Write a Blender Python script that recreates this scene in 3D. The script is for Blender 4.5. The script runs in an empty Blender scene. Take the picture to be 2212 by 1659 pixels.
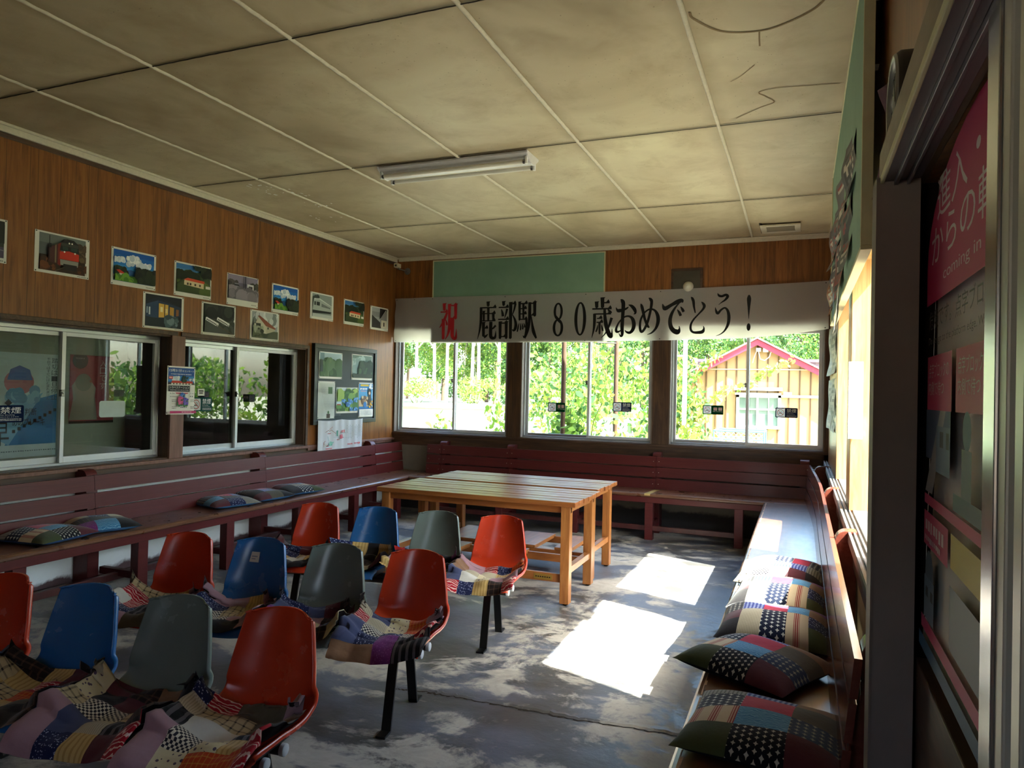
import bpy, bmesh, math, random
from mathutils import Vector, Matrix, Euler

SC = bpy.context.scene
COL = SC.collection
PI = math.pi

# ------------------------------------------------------------------ camera
YAW, PITCH, ROLL, FPX = 0.3856, 0.0103, 0.0214, 1543.15
cam_d = bpy.data.cameras.new('camera')
cam = bpy.data.objects.new('camera', cam_d)
COL.objects.link(cam)
cam_d.sensor_width = 36.0
cam_d.sensor_fit = 'HORIZONTAL'
cam_d.lens = FPX / 2212.0 * 36.0
cam_d.clip_start = 0.02
cam_d.clip_end = 400
_f = Vector((-math.sin(YAW) * math.cos(PITCH), math.cos(YAW) * math.cos(PITCH), math.sin(PITCH)))
_r = Vector((math.cos(YAW), math.sin(YAW), 0))
_u = _r.cross(_f)
_rr = math.cos(ROLL) * _r + math.sin(ROLL) * _u
_uu = -math.sin(ROLL) * _r + math.cos(ROLL) * _u
M = Matrix((( _rr.x, _uu.x, -_f.x, 4.890), (_rr.y, _uu.y, -_f.y, -7.976), (_rr.z, _uu.z, -_f.z, 1.508), (0, 0, 0, 1)))
cam.matrix_world = M
SC.camera = cam

# ------------------------------------------------------------------ world, sun, exposure
SC.view_settings.view_transform = 'Standard'
SC.view_settings.look = 'None'
SC.view_settings.gamma = 1.0
SC.view_settings.use_curve_mapping = False
SC.view_settings.exposure = 3.45
SUN_DIR = Vector((-1.0, 0.37, -1.30)).normalized()
w = bpy.data.worlds.new('world')
SC.world = w
w.use_nodes = True
wt = w.node_tree
wt.nodes.clear()
sky = wt.nodes.new('ShaderNodeTexSky')
sky.sky_type = 'NISHITA'
sky.sun_disc = False
sky.sun_elevation = math.asin(-SUN_DIR.z)
sky.sun_rotation = math.atan2(-SUN_DIR.x, -SUN_DIR.y)
sky.air_density = 1.0
sky.dust_density = 3.0
bg = wt.nodes.new('ShaderNodeBackground')
bg.inputs['Strength'].default_value = 0.22
wo = wt.nodes.new('ShaderNodeOutputWorld')
wt.links.new(sky.outputs[0], bg.inputs[0])
wt.links.new(bg.outputs[0], wo.inputs[0])
sun_d = bpy.data.lights.new('sun', 'SUN')
sun_d.energy = 6.5
sun_d.angle = 0.0093
sun_d.color = (1.0, 0.95, 0.86)
sun = bpy.data.objects.new('sun', sun_d)
COL.objects.link(sun)
sun.rotation_euler = SUN_DIR.to_track_quat('-Z', 'Y').to_euler()
sun.location = (12, -6, 14)

# ------------------------------------------------------------------ node helpers
def lin(h):
    if not isinstance(h, str):
        return (h[0], h[1], h[2], 1.0)
    h = h.lstrip('#')
    if len(h) == 3: h = ''.join(c * 2 for c in h)
    o = []
    for i in (0, 2, 4):
        c = int(h[i:i + 2], 16) / 255.0
        o.append(c / 12.92 if c <= 0.04045 else ((c + 0.055) / 1.055) ** 2.4)
    return (o[0], o[1], o[2], 1.0)

class NT:
    def __init__(s, name):
        s.m = bpy.data.materials.new(name)
        s.m.use_nodes = True
        s.t = s.m.node_tree
        s.t.nodes.clear()
        s.out = s.t.nodes.new('ShaderNodeOutputMaterial')
    def n(s, typ, ins=None, **at):
        x = s.t.nodes.new('ShaderNode' + typ)
        for k, v in at.items():
            setattr(x, k, v)
        for k, v in (ins or {}).items():
            s.set(x.inputs[k], v)
        return x
    def set(s, sock, v):
        if isinstance(v, bpy.types.NodeSocket):
            s.t.links.new(v, sock)
        else:
            sock.default_value = v
    def math(s, op, a, b=0.0, c=None):
        x = s.n('Math', operation=op)
        s.set(x.inputs[0], a); s.set(x.inputs[1], b)
        if c is not None: s.set(x.inputs[2], c)
        return x.outputs[0]
    def mix(s, f, a, b, blend='MIX'):
        x = s.n('Mix', data_type='RGBA', blend_type=blend)
        s.set(x.inputs[0], f); s.set(x.inputs[6], a); s.set(x.inputs[7], b)
        return x.outputs[2]
    def ramp(s, f, stops, interp='LINEAR'):
        x = s.n('ValToRGB')
        cr = x.color_ramp
        cr.interpolation = interp
        while len(cr.elements) < len(stops): cr.elements.new(0.5)
        for e, (p, c) in zip(cr.elements, stops):
            e.position = p
            e.color = c if len(c) == 4 else (c[0], c[1], c[2], 1)
        s.set(x.inputs[0], f)
        return x.outputs[0]
    def co(s, kind='Object'):
        return s.n('TexCoord').outputs[kind]
    def sep(s, v):
        x = s.n('SeparateXYZ'); s.set(x.inputs[0], v); return x.outputs
    def comb(s, x=0.0, y=0.0, z=0.0):
        n = s.n('CombineXYZ'); s.set(n.inputs[0], x); s.set(n.inputs[1], y); s.set(n.inputs[2], z); return n.outputs[0]
    def noise(s, v, scale=5.0, detail=4.0, rough=0.55, dist=0.0, fac=True):
        x = s.n('TexNoise'); s.set(x.inputs['Vector'], v); x.inputs['Scale'].default_value = scale
        x.inputs['Detail'].default_value = detail; x.inputs['Roughness'].default_value = rough; x.inputs['Distortion'].default_value = dist
        return x.outputs[0 if fac else 1]
    def bsdf(s, color, rough=0.6, spec=0.5, metal=0.0, bump=None, bstr=0.2, bdist=0.01, **kw):
        b = s.n('BsdfPrincipled')
        s.set(b.inputs['Base Color'], color)
        s.set(b.inputs['Roughness'], rough)
        s.set(b.inputs['Specular IOR Level'], spec)
        s.set(b.inputs['Metallic'], metal)
        for k, v in kw.items():
            s.set(b.inputs[k.replace('_', ' ')], v)
        if bump is not None:
            bn = s.n('Bump'); bn.inputs['Strength'].default_value = bstr; bn.inputs['Distance'].default_value = bdist
            s.set(bn.inputs['Height'], bump)
            s.t.links.new(bn.outputs[0], b.inputs['Normal'])
        s.t.links.new(b.outputs[0], s.out.inputs[0])
        return b

_mc = {}
def plain(h, rough=0.6, spec=0.4, metal=0.0, var=0.12, scale=14.0):
    """plain painted / printed colour with a slight mottling"""
    k = (h, rough, spec, metal, var, scale)
    if k in _mc: return _mc[k]
    t = NT('plain_' + str(h).lstrip('#') + '_%02d' % len(_mc))
    c = lin(h)
    if var > 0:
        nz = t.noise(t.co(), scale, 3)
        d = tuple(x * (1 - var) for x in c[:3]) + (1,)
        e = tuple(min(1, x * (1 + var)) for x in c[:3]) + (1,)
        cc = t.mix(nz, d, e)
    else:
        cc = c
    t.bsdf(cc, rough, spec, metal)
    _mc[k] = t.m
    return t.m

def ink(h):
    return plain(h, 0.55, 0.3, 0, 0.0)

# ------------------------------------------------------------------ materials
def m_panel():
    t = NT('walnut_print_panel')
    x, y, z = t.sep(t.co())
    h = t.math('ADD', x, y)
    # irregular plank grooves
    cell = t.math('DIVIDE', h, 0.215)
    idx = t.math('FLOOR', cell)
    fr = t.math('FRACT', cell)
    wn = t.n('TexWhiteNoise', noise_dimensions='1D'); t.set(wn.inputs['W'], idx)
    off = t.math('MULTIPLY_ADD', wn.outputs[0], 0.5, 0.25)
    g1 = t.math('LESS_THAN', fr, 0.016)
    g2 = t.math('LESS_THAN', t.math('ABSOLUTE', t.math('SUBTRACT', fr, off)), 0.008)
    g = t.math('MAXIMUM', g1, g2)
    half = t.math('GREATER_THAN', fr, off)
    wn2 = t.n('TexWhiteNoise', noise_dimensions='1D'); t.set(wn2.inputs['W'], t.math('ADD', t.math('MULTIPLY', idx, 2.0), half))
    v = t.comb(t.math('ADD', t.math('MULTIPLY', h, 11.0), t.math('MULTIPLY', wn2.outputs[0], 30.0)), wn2.outputs[0], t.math('MULTIPLY', z, 0.62))
    n1 = t.noise(v, 2.4, 7, 0.68, 1.3)
    v2 = t.comb(t.math('MULTIPLY', h, 90.0), 0.0, t.math('MULTIPLY', z, 2.5))
    n2 = t.noise(v2, 1.5, 3, 0.6)
    base = t.ramp(n1, [(0.28, (0.075, 0.023, 0.006)), (0.40, (0.19, 0.066, 0.015)), (0.55, (0.285, 0.105, 0.024)), (0.76, (0.36, 0.150, 0.040))])
    base = t.mix(t.math('MULTIPLY', n2, 0.35), base, (0.12, 0.040, 0.01, 1))
    tone = t.math('MULTIPLY_ADD', wn2.outputs[0], 0.22, 0.86)
    base = t.mix(1.0, base, t.comb(tone, tone, tone), 'MULTIPLY')
    base = t.mix(t.math('MULTIPLY', g, 0.75), base, (0.03, 0.01, 0.004, 1))
    t.bsdf(base, 0.33, 0.45, bump=t.math('SUBTRACT', n2, g), bstr=0.12, bdist=0.004)
    return t.m

def m_wood(name, c0, c1, c2, axis='z', rough=0.4, spec=0.45, sc=1.0, streak=12.0, wear=None, coat=0.0):
    t = NT(name)
    x, y, z = t.sep(t.co())
    k = streak * sc
    q = {'x': (x, y, z), 'y': (y, z, x), 'z': (z, x, y)}[axis]
    v = t.comb(t.math('MULTIPLY', q[1], k), t.math('MULTIPLY', q[2], k), t.math('MULTIPLY', q[0], 0.9 * sc))
    n1 = t.noise(v, 2.0, 6, 0.62, 1.2)
    v2 = t.comb(t.math('MULTIPLY', q[1], k * 8), t.math('MULTIPLY', q[2], k * 8), t.math('MULTIPLY', q[0], 3 * sc))
    n2 = t.noise(v2, 1.0, 3)
    c = t.ramp(n1, [(0.3, c0), (0.5, c1), (0.72, c2)])
    c = t.mix(t.math('MULTIPLY', n2, 0.3), c, tuple(a * 0.45 for a in c0[:3]) + (1,))
    r = t.math('MULTIPLY_ADD', t.noise(t.co(), 9, 3), 0.18, rough - 0.09)
    if wear:
        wz = t.noise(t.co(), 6.5, 8, 0.72)
        f = t.ramp(wz, [(0.67, (0, 0, 0)), (0.71, (1, 1, 1))])
        c = t.mix(t.math('MULTIPLY', f, 0.75), c, wear + (1,))
    t.bsdf(c, r, spec, bump=n2, bstr=0.08, bdist=0.003, Coat_Weight=coat, Coat_Roughness=0.12 if coat < 0.9 else 0.22)
    return t.m

def m_ceiling():
    t = NT('ceiling_board')
    co = t.co()
    x, y, z = t.sep(co)
    ix = t.math('FLOOR', t.math('DIVIDE', t.math('ADD', x, 0.17), 0.91))
    iy = t.math('FLOOR', t.math('DIVIDE', t.math('ADD', y, 1.56), 1.82))
    wn = t.n('TexWhiteNoise', noise_dimensions='2D'); t.set(wn.inputs['Vector'], t.comb(ix, iy))
    n1 = t.noise(co, 0.9, 4, 0.55, 0.6)
    n2 = t.noise(co, 3.5, 6, 0.65, 0.3)
    c = t.ramp(n1, [(0.3, (0.36, 0.28, 0.16)), (0.48, (0.50, 0.41, 0.255)), (0.56, (0.54, 0.455, 0.29)), (0.72, (0.63, 0.56, 0.36))])
    c = t.mix(t.ramp(n2, [(0.48, (0, 0, 0)), (0.72, (0.6, 0.6, 0.6))]), c, (0.36, 0.27, 0.15, 1))
    tone = t.math('MULTIPLY_ADD', wn.outputs[0], 0.14, 0.90)
    c = t.mix(1.0, c, t.comb(tone, tone, tone), 'MULTIPLY')
    # grime gathers along the board edges
    fx = t.math('FRACT', t.math('DIVIDE', t.math('ADD', x, 0.17), 0.91))
    fy = t.math('FRACT', t.math('DIVIDE', t.math('ADD', y, 1.56), 1.82))
    ex = t.math('MINIMUM', fx, t.math('SUBTRACT', 1.0, fx))
    ey = t.math('MULTIPLY', t.math('MINIMUM', fy, t.math('SUBTRACT', 1.0, fy)), 2.0)
    e = t.math('ADD', t.math('MINIMUM', ex, ey), t.math('MULTIPLY', t.math('SUBTRACT', n2, 0.5), 0.16))
    c = t.mix(t.ramp(e, [(0.0, (0.5, 0.5, 0.5)), (0.09, (0, 0, 0))]), c, (0.25, 0.18, 0.09, 1))
    # fly specks
    sp = t.n('TexVoronoi', feature='F1'); t.set(sp.inputs['Vector'], co); sp.inputs['Scale'].default_value = 26.0
    spm = t.math('MULTIPLY', t.math('LESS_THAN', sp.outputs['Distance'], 0.085), t.math('GREATER_THAN', t.noise(co, 2.0, 2), 0.5))
    c = t.mix(t.math('MULTIPLY', spm, 0.6), c, (0.10, 0.07, 0.04, 1))
    t.bsdf(c, 0.55, 0.35, bump=n2, bstr=0.05, bdist=0.01)
    return t.m

def m_floor():
    t = NT('worn_concrete')
    co = t.co()
    x, y, z = t.sep(co)
    v = t.comb(t.math('MULTIPLY', x, 0.75), y, z)
    n1 = t.noise(v, 1.7, 7, 0.64, 0.7)
    n2 = t.noise(v, 5.5, 9, 0.72, 0.5)
    n3 = t.noise(v, 28, 4, 0.6)
    c = t.ramp(n2, [(0.3, (0.30, 0.275, 0.235)), (0.5, (0.44, 0.41, 0.355)), (0.7, (0.55, 0.515, 0.45))])
    c = t.mix(t.math('MULTIPLY', n3, 0.35), c, (0.22, 0.20, 0.17, 1))
    a = t.math('ADD', t.math('MULTIPLY', n1, 0.62), t.math('MULTIPLY', n2, 0.38))
    dk = t.ramp(a, [(0.47, (0, 0, 0)), (0.52, (1, 1, 1))])
    # the darkest ground is where feet have worn a black skin between seats and benches
    dcol = t.mix(t.ramp(t.noise(v, 2.2, 3), [(0.42, (0, 0, 0)), (0.6, (1, 1, 1))]), (0.035, 0.034, 0.036, 1), (0.075, 0.088, 0.125, 1))
    c = t.mix(t.math('MULTIPLY', dk, 0.9), c, dcol)
    r = t.math('SUBTRACT', 0.66, t.math('MULTIPLY', dk, 0.30))
    t.bsdf(c, r, 0.4, bump=t.math('ADD', n3, t.math('MULTIPLY', n2, 2.0)), bstr=0.25, bdist=0.006)
    return t.m

def m_plaster(name, ca, cb, dirt, zline, dirt2=None):
    t = NT(name)
    co = t.co()
    x, y, z = t.sep(co)
    n = t.noise(co, 3.2, 7, 0.65, 0.4)
    c = t.mix(n, ca, cb)
    h = t.math('ADD', z, t.math('MULTIPLY', t.math('SUBTRACT', n, 0.5), 0.16))
    f = t.ramp(h, [(zline - 0.02, (1, 1, 1)), (zline + 0.01, (0, 0, 0))])
    d = t.mix(t.noise(co, 11, 6, 0.7), dirt, dirt2 or tuple(a * 1.9 for a in dirt[:3]) + (1,))
    c = t.mix(f, c, d)
    t.bsdf(c, 0.75, 0.2, bump=n, bstr=0.2, bdist=0.01)
    return t.m

def m_glass(name, tint=(0.93, 0.97, 0.95, 1), refl=1.0):
    t = NT(name)
    tr = t.n('BsdfTransparent', {'Color': tint})
    gl = t.n('BsdfGlossy', {'Color': (1, 1, 1, 1), 'Roughness': 0.0})
    bf = t.n('NewGeometry').outputs['Backfacing']      # thin pane: both faces reflect alike, no total reflection inside
    fr = t.n('Fresnel', {'IOR': t.math('MULTIPLY_ADD', bf, 1 / 1.5 - 1.5, 1.5)})
    f = t.math('MULTIPLY', fr.outputs[0], refl)
    mx = t.n('MixShader')
    t.set(mx.inputs[0], f); t.t.links.new(tr.outputs[0], mx.inputs[1]); t.t.links.new(gl.outputs[0], mx.inputs[2])
    t.t.links.new(mx.outputs[0], t.out.inputs[0])
    return t.m

def m_leaf(name, c0, c1, tl=0.35):
    t = NT(name)
    oi = t.n('TexCoord').outputs['Object']
    n = t.noise(oi, 0.9, 3)
    n2 = t.noise(oi, 14, 2)
    c = t.mix(t.math('MULTIPLY_ADD', n2, 0.5, t.math('MULTIPLY', n, 0.5)), c0, c1)
    d = t.n('BsdfDiffuse'); t.set(d.inputs[0], c)
    l = t.n('BsdfTranslucent'); t.set(l.inputs[0], t.mix(0.4, c, (c1[0] * 1.4, c1[1] * 1.3, c1[2] * 0.5, 1)))
    mx = t.n('MixShader', {0: tl})
    t.t.links.new(d.outputs[0], mx.inputs[1]); t.t.links.new(l.outputs[0], mx.inputs[2])
    t.t.links.new(mx.outputs[0], t.out.inputs[0])
    return t.m

def m_cloth_translucent(name, col, tl):
    t = NT(name)
    n = t.noise(t.co(), 6, 4)
    c = t.mix(n, tuple(a * 0.93 for a in col[:3]) + (1,), col)
    d = t.n('BsdfDiffuse'); t.set(d.inputs[0], c)
    l = t.n('BsdfTranslucent'); t.set(l.inputs[0], c)
    mx = t.n('MixShader', {0: tl})
    t.t.links.new(d.outputs[0], mx.inputs[1]); t.t.links.new(l.outputs[0], mx.inputs[2])
    t.t.links.new(mx.outputs[0], t.out.inputs[0])
    return t.m

def m_shell(name, h, scuff):
    t = NT(name)
    sh = t.n('VectorMath', operation='ADD'); t.set(sh.inputs[0], t.co()); oi = t.n('ObjectInfo').outputs['Random']
    t.set(sh.inputs[1], t.comb(t.math('MULTIPLY', oi, 37.0), t.math('MULTIPLY', oi, 11.0), 0.0))
    vv = sh.outputs[0]
    n = t.noise(vv, 7, 5, 0.6)
    c0 = lin(h)
    c = t.mix(n, tuple(a * 0.86 for a in c0[:3]) + (1,), tuple(min(1, a * 1.1) for a in c0[:3]) + (1,))
    f = t.ramp(t.noise(vv, 17, 6, 0.75), [(0.71, (0, 0, 0)), (0.75, (0.35, 0.35, 0.35))])
    c = t.mix(f, c, lin(scuff))
    t.bsdf(c, t.math('MULTIPLY_ADD', n, 0.15, 0.18), 0.55, bump=t.noise(t.co(), 60, 2), bstr=0.02, bdist=0.002)
    return t.m

# fabrics: UV in patch-metres
def m_fab(name, kind, a, b, sc=40.0, c=None):
    t = NT('fabric_' + name)
    uv = t.co('UV')
    x, y, z = t.sep(uv)
    a, b = lin(a), lin(b)
    xs, ys = t.math('MULTIPLY', x, sc), t.math('MULTIPLY', y, sc)
    if kind == 'plain':
        col = t.mix(t.noise(uv, 30, 4), a, b)
    elif kind == 'stripe':
        f = t.math('LESS_THAN', t.math('FRACT', xs), 0.38)
        col = t.mix(f, a, b)
    elif kind == 'bands':      # groups of three thin lines
        fr = t.math('FRACT', xs)
        near = t.math('LESS_THAN', t.math('ABSOLUTE', t.math('SUBTRACT', fr, 0.5)), 0.2)
        thin = t.math('LESS_THAN', t.math('FRACT', t.math('MULTIPLY', fr, 7.5)), 0.6)
        col = t.mix(t.math('MULTIPLY', near, thin), a, b)
    elif kind == 'dots':
        fx, fy = t.math('FRACT', xs), t.math('FRACT', t.math('ADD', ys, t.math('MULTIPLY', t.math('FLOOR', xs), 0.5)))
        d = t.math('ADD', t.math('POWER', t.math('ABSOLUTE', t.math('SUBTRACT', fx, 0.5)), 1.2), t.math('POWER', t.math('ABSOLUTE', t.math('SUBTRACT', fy, 0.5)), 1.2))
        col = t.mix(t.math('LESS_THAN', d, 0.30), a, b)
    elif kind == 'cross':
        fx, fy = t.math('FRACT', xs), t.math('FRACT', t.math('ADD', ys, t.math('MULTIPLY', t.math('FLOOR', xs), 0.5)))
        ax = t.math('ABSOLUTE', t.math('SUBTRACT', fx, 0.5)); ay = t.math('ABSOLUTE', t.math('SUBTRACT', fy, 0.5))
        d = t.math('MULTIPLY', t.math('ADD', ax, 0.08), t.math('ADD', ay, 0.08))
        col = t.mix(t.math('MULTIPLY', t.math('LESS_THAN', d, 0.045), t.math('LESS_THAN', t.math('MAXIMUM', ax, ay), 0.33)), a, b)
    elif kind == 'plaid':
        f1 = t.math('LESS_THAN', t.math('FRACT', xs), 0.22); f2 = t.math('LESS_THAN', t.math('FRACT', ys), 0.22)
        col = t.mix(t.math('MULTIPLY', t.math('ADD', f1, f2), 0.5), a, b)
    elif kind == 'check':
        ch = t.n('TexChecker'); t.set(ch.inputs['Vector'], uv); ch.inputs['Scale'].default_value = sc
        col = t.mix(ch.outputs['Fac'], a, b)
    elif kind == 'speckle':
        v = t.n('TexVoronoi'); t.set(v.inputs['Vector'], uv); v.inputs['Scale'].default_value = sc * 4
        col = t.mix(t.math('LESS_THAN', v.outputs['Distance'], 0.27), a, b)
    elif kind == 'swirl':
        v = t.n('TexWave', wave_type='RINGS'); t.set(v.inputs['Vector'], uv); v.inputs['Scale'].default_value = sc * 0.55
        v.inputs['Distortion'].default_value = 9; v.inputs['Detail'].default_value = 2
        col = t.mix(t.math('GREATER_THAN', v.outputs[0], 0.8), a, b)
    wv = t.n('TexChecker'); t.set(wv.inputs['Vector'], uv); wv.inputs['Scale'].default_value = 420
    t.bsdf(col, 0.9, 0.15, bump=t.noise(uv, 55, 3), bstr=0.25, bdist=0.004, Sheen_Weight=0.15)
    return t.m

M_PANEL = m_panel()
M_DKWOOD = m_wood('dark_trim_wood', (0.035, 0.016, 0.008), (0.075, 0.034, 0.016), (0.13, 0.065, 0.03), 'z', 0.5)
M_DKWOODX = m_wood('dark_sill_wood', (0.035, 0.016, 0.008), (0.07, 0.032, 0.016), (0.12, 0.06, 0.03), 'x', 0.5)
M_DKWOODY = m_wood('dark_rail_wood', (0.045, 0.022, 0.012), (0.085, 0.042, 0.022), (0.14, 0.075, 0.04), 'y', 0.5)
M_POSTW = m_wood('pinkish_post_wood', (0.13, 0.055, 0.035), (0.20, 0.09, 0.06), (0.27, 0.13, 0.09), 'z', 0.5)
M_PLY = m_wood('orange_plywood', (0.40, 0.18, 0.06), (0.54, 0.27, 0.10), (0.64, 0.36, 0.16), 'z', 0.4)
M_PLASTER_L = m_plaster('white_plaster_dirty_foot', (0.80, 0.82, 0.81, 1), (0.88, 0.90, 0.89, 1), (0.075, 0.045, 0.045, 1), 0.105)
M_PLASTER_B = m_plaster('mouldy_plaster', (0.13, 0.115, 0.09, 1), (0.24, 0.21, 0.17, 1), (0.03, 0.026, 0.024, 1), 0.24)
M_PLASTER_R = m_plaster('ochre_plaster', (0.46, 0.36, 0.19, 1), (0.55, 0.45, 0.26, 1), (0.05, 0.03, 0.02, 1), 0.2)
M_CEIL = m_ceiling()
M_FLOOR = m_floor()
M_BATTEN = plain('#cfc6ae', 0.6, 0.3, 0, 0.15, 40)
M_JOINT = plain('#2e251b', 0.8, 0.2, 0, 0.3, 30)
M_MAROON = m_wood('maroon_bench_paint', (0.060, 0.014, 0.012), (0.085, 0.020, 0.017), (0.11, 0.028, 0.022), 'z', 0.30, 0.5, 1.0, 3.0, (0.19, 0.10, 0.07), 0.25)
M_MAROOND = m_wood('maroon_bench_paint_worn', (0.055, 0.013, 0.012), (0.080, 0.019, 0.016), (0.11, 0.03, 0.024), 'z', 0.36, 0.5, 1.0, 3.0, (0.21, 0.11, 0.08), 0.1)
M_SEATY = m_wood('worn_brown_seat_board', (0.10, 0.040, 0.022), (0.16, 0.065, 0.032), (0.25, 0.115, 0.055), 'y', 0.30, 0.5, 1.0, 5.0, None, 0.25)
M_SEATX = m_wood('worn_brown_seat_board_b', (0.10, 0.040, 0.022), (0.16, 0.065, 0.032), (0.25, 0.115, 0.055), 'x', 0.30, 0.5, 1.0, 5.0, None, 0.2)
M_SEATR = m_wood('polished_seat_board', (0.13, 0.055, 0.025), (0.20, 0.085, 0.032), (0.28, 0.13, 0.05), 'y', 0.20, 0.6, 1.0, 5.0, None, 0.6)
M_EDGE = plain('#c8a98a', 0.7, 0.2, 0, 0.3, 60)
M_PINEX = m_wood('varnished_pine_x', (0.20, 0.060, 0.014), (0.32, 0.105, 0.024), (0.42, 0.16, 0.042), 'x', 0.40, 0.45, 1.0, 9.0, None, 0.05)
M_PINEZ = m_wood('varnished_pine_z', (0.22, 0.075, 0.018), (0.36, 0.135, 0.034), (0.46, 0.20, 0.058), 'z', 0.35, 0.5, 1.0, 9.0, None, 0.15)
M_PINEY = m_wood('varnished_pine_y', (0.22, 0.075, 0.018), (0.36, 0.135, 0.034), (0.46, 0.20, 0.058), 'y', 0.35, 0.5, 1.0, 9.0, None, 0.15)
M_ALU = plain('#b9bcbf', 0.32, 0.5, 0.85, 0.06, 20)
M_ALUW = plain('#d6d9dc', 0.4, 0.5, 0.25, 0.05, 20)
M_CREAM = plain('#c9c39a', 0.6, 0.3, 0, 0.1, 20)
M_GLASS = m_glass('window_glass')
M_GLASSD = m_glass('door_glass', (0.9, 0.93, 0.9, 1), 1.0)
M_BLACKMET = plain('#0c0d0d', 0.35, 0.5, 0.2, 0.1)
M_WHITE = plain('#e9e8e4', 0.6, 0.3, 0, 0.05)
M_PAPER = plain('#d9d6cb', 0.5, 0.35, 0, 0.05)
M_STEEL = plain('#9a9a98', 0.25, 0.5, 0.9, 0.08)
M_DARK = plain('#14110f', 0.7, 0.2, 0, 0.15)

# ------------------------------------------------------------------ mesh builder
class MB:
    def __init__(s):
        s.v, s.f, s.m, s.uv, s.sm = [], [], [], [], []
    def face(s, pts, m=0, uv=None, smooth=False):
        b = len(s.v)
        s.v.extend([tuple(p) for p in pts])
        s.f.append(tuple(range(b, b + len(pts)))); s.m.append(m); s.uv.append(uv); s.sm.append(smooth)
    def idx(s, vs, fs, m=0, smooth=False):
        b = len(s.v)
        s.v.extend([tuple(p) for p in vs])
        for f in fs:
            s.f.append(tuple(i + b for i in f)); s.m.append(m); s.uv.append(None); s.sm.append(smooth)
        return s
    def box(s, x0, x1, y0, y1, z0, z1, m=0):
        vs = [(x0, y0, z0), (x1, y0, z0), (x1, y1, z0), (x0, y1, z0), (x0, y0, z1), (x1, y0, z1), (x1, y1, z1), (x0, y1, z1)]
        return s.idx(vs, [(0, 3, 2, 1), (4, 5, 6, 7), (0, 1, 5, 4), (1, 2, 6, 5), (2, 3, 7, 6), (3, 0, 4, 7)], m)
    def beam(s, p0, p1, w, h, m=0, up=(0, 0, 1)):
        p0, p1 = Vector(p0), Vector(p1)
        d = (p1 - p0).normalized(); up = Vector(up)
        a = d.cross(up)
        if a.length < 1e-4: a = d.cross(Vector((1, 0, 0)))
        a.normalize(); b = a.cross(d).normalized()
        vs = []
        for p in (p0, p1):
            for i, j in ((-1, -1), (1, -1), (1, 1), (-1, 1)):
                vs.append(p + a * (w / 2 * i) + b * (h / 2 * j))
        return s.idx(vs, [(3, 2, 1, 0), (4, 5, 6, 7), (0, 1, 5, 4), (1, 2, 6, 5), (2, 3, 7, 6), (3, 0, 4, 7)], m)
    def tube(s, pts, rad, n=10, m=0, cap=True, smooth=True):
        pts = [Vector(p) for p in pts]
        if not isinstance(rad, (list, tuple)): rad = [rad] * len(pts)
        vs, fs = [], []
        ref = Vector((0, 0, 1))
        for i, p in enumerate(pts):
            d = (pts[min(i + 1, len(pts) - 1)] - pts[max(i - 1, 0)]).normalized()
            a = d.cross(ref)
            if a.length < 0.05: a = d.cross(Vector((0, 1, 0)))
            a.normalize(); b = d.cross(a)
            for k in range(n):
                t = 2 * PI * k / n
                vs.append(p + a * (rad[i] * math.cos(t)) + b * (rad[i] * math.sin(t)))
        for i in range(len(pts) - 1):
            for k in range(n):
                fs.append((i * n + k, i * n + (k + 1) % n, (i + 1) * n + (k + 1) % n, (i + 1) * n + k))
        s.idx(vs, fs, m, smooth)
        if cap:
            b = len(s.v)
            s.v.extend(vs[:n][::-1]); s.f.append(tuple(range(b, b + n))); s.m.append(m); s.uv.append(None); s.sm.append(False)
            b = len(s.v)
            s.v.extend(vs[-n:]); s.f.append(tuple(range(b, b + n))); s.m.append(m); s.uv.append(None); s.sm.append(False)
        return s
    def lathe(s, prof, n=32, m=0, at=(0, 0, 0), axis='z'):
        vs, fs = [], []
        for r, h in prof:
            for k in range(n):
                t = 2 * PI * k / n
                c, d = r * math.cos(t), r * math.sin(t)
                vs.append({'z': (at[0] + c, at[1] + d, at[2] + h), 'y': (at[0] + c, at[1] + h, at[2] + d), 'x': (at[0] + h, at[1] + c, at[2] + d)}[axis])
        for i in range(len(prof) - 1):
            for k in range(n):
                fs.append((i * n + k, i * n + (k + 1) % n, (i + 1) * n + (k + 1) % n, (i + 1) * n + k))
        return s.idx(vs, fs, m, True)
    def prism(s, poly, y0, y1, m=0, plane='xz'):
        n = len(poly)
        def P(a, b, y):
            return {'xz': (a, y, b), 'xy': (a, b, y), 'yz': (y, a, b)}[plane]
        vs = [P(a, b, y0) for a, b in poly] + [P(a, b, y1) for a, b in poly]
        fs = [tuple(range(n))[::-1], tuple(range(n, 2 * n))] + [(i, (i + 1) % n, n + (i + 1) % n, n + i) for i in range(n)]
        return s.idx(vs, fs, m)
    def grid(s, fn, nu, nv, m=0, smooth=True, mfn=None, uvfn=None):
        b = len(s.v)
        for j in range(nv + 1):
            for i in range(nu + 1):
                s.v.append(tuple(fn(i / nu, j / nv)))
        for j in range(nv):
            for i in range(nu):
                q = (b + j * (nu + 1) + i, b + j * (nu + 1) + i + 1, b + (j + 1) * (nu + 1) + i + 1, b + (j + 1) * (nu + 1) + i)
                s.f.append(q)
                s.m.append(mfn(i, j) if mfn else m)
                s.uv.append([uvfn(a, c) for a, c in ((i, j), (i + 1, j), (i + 1, j + 1), (i, j + 1))] if uvfn else None)
                s.sm.append(smooth)
        return s
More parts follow.
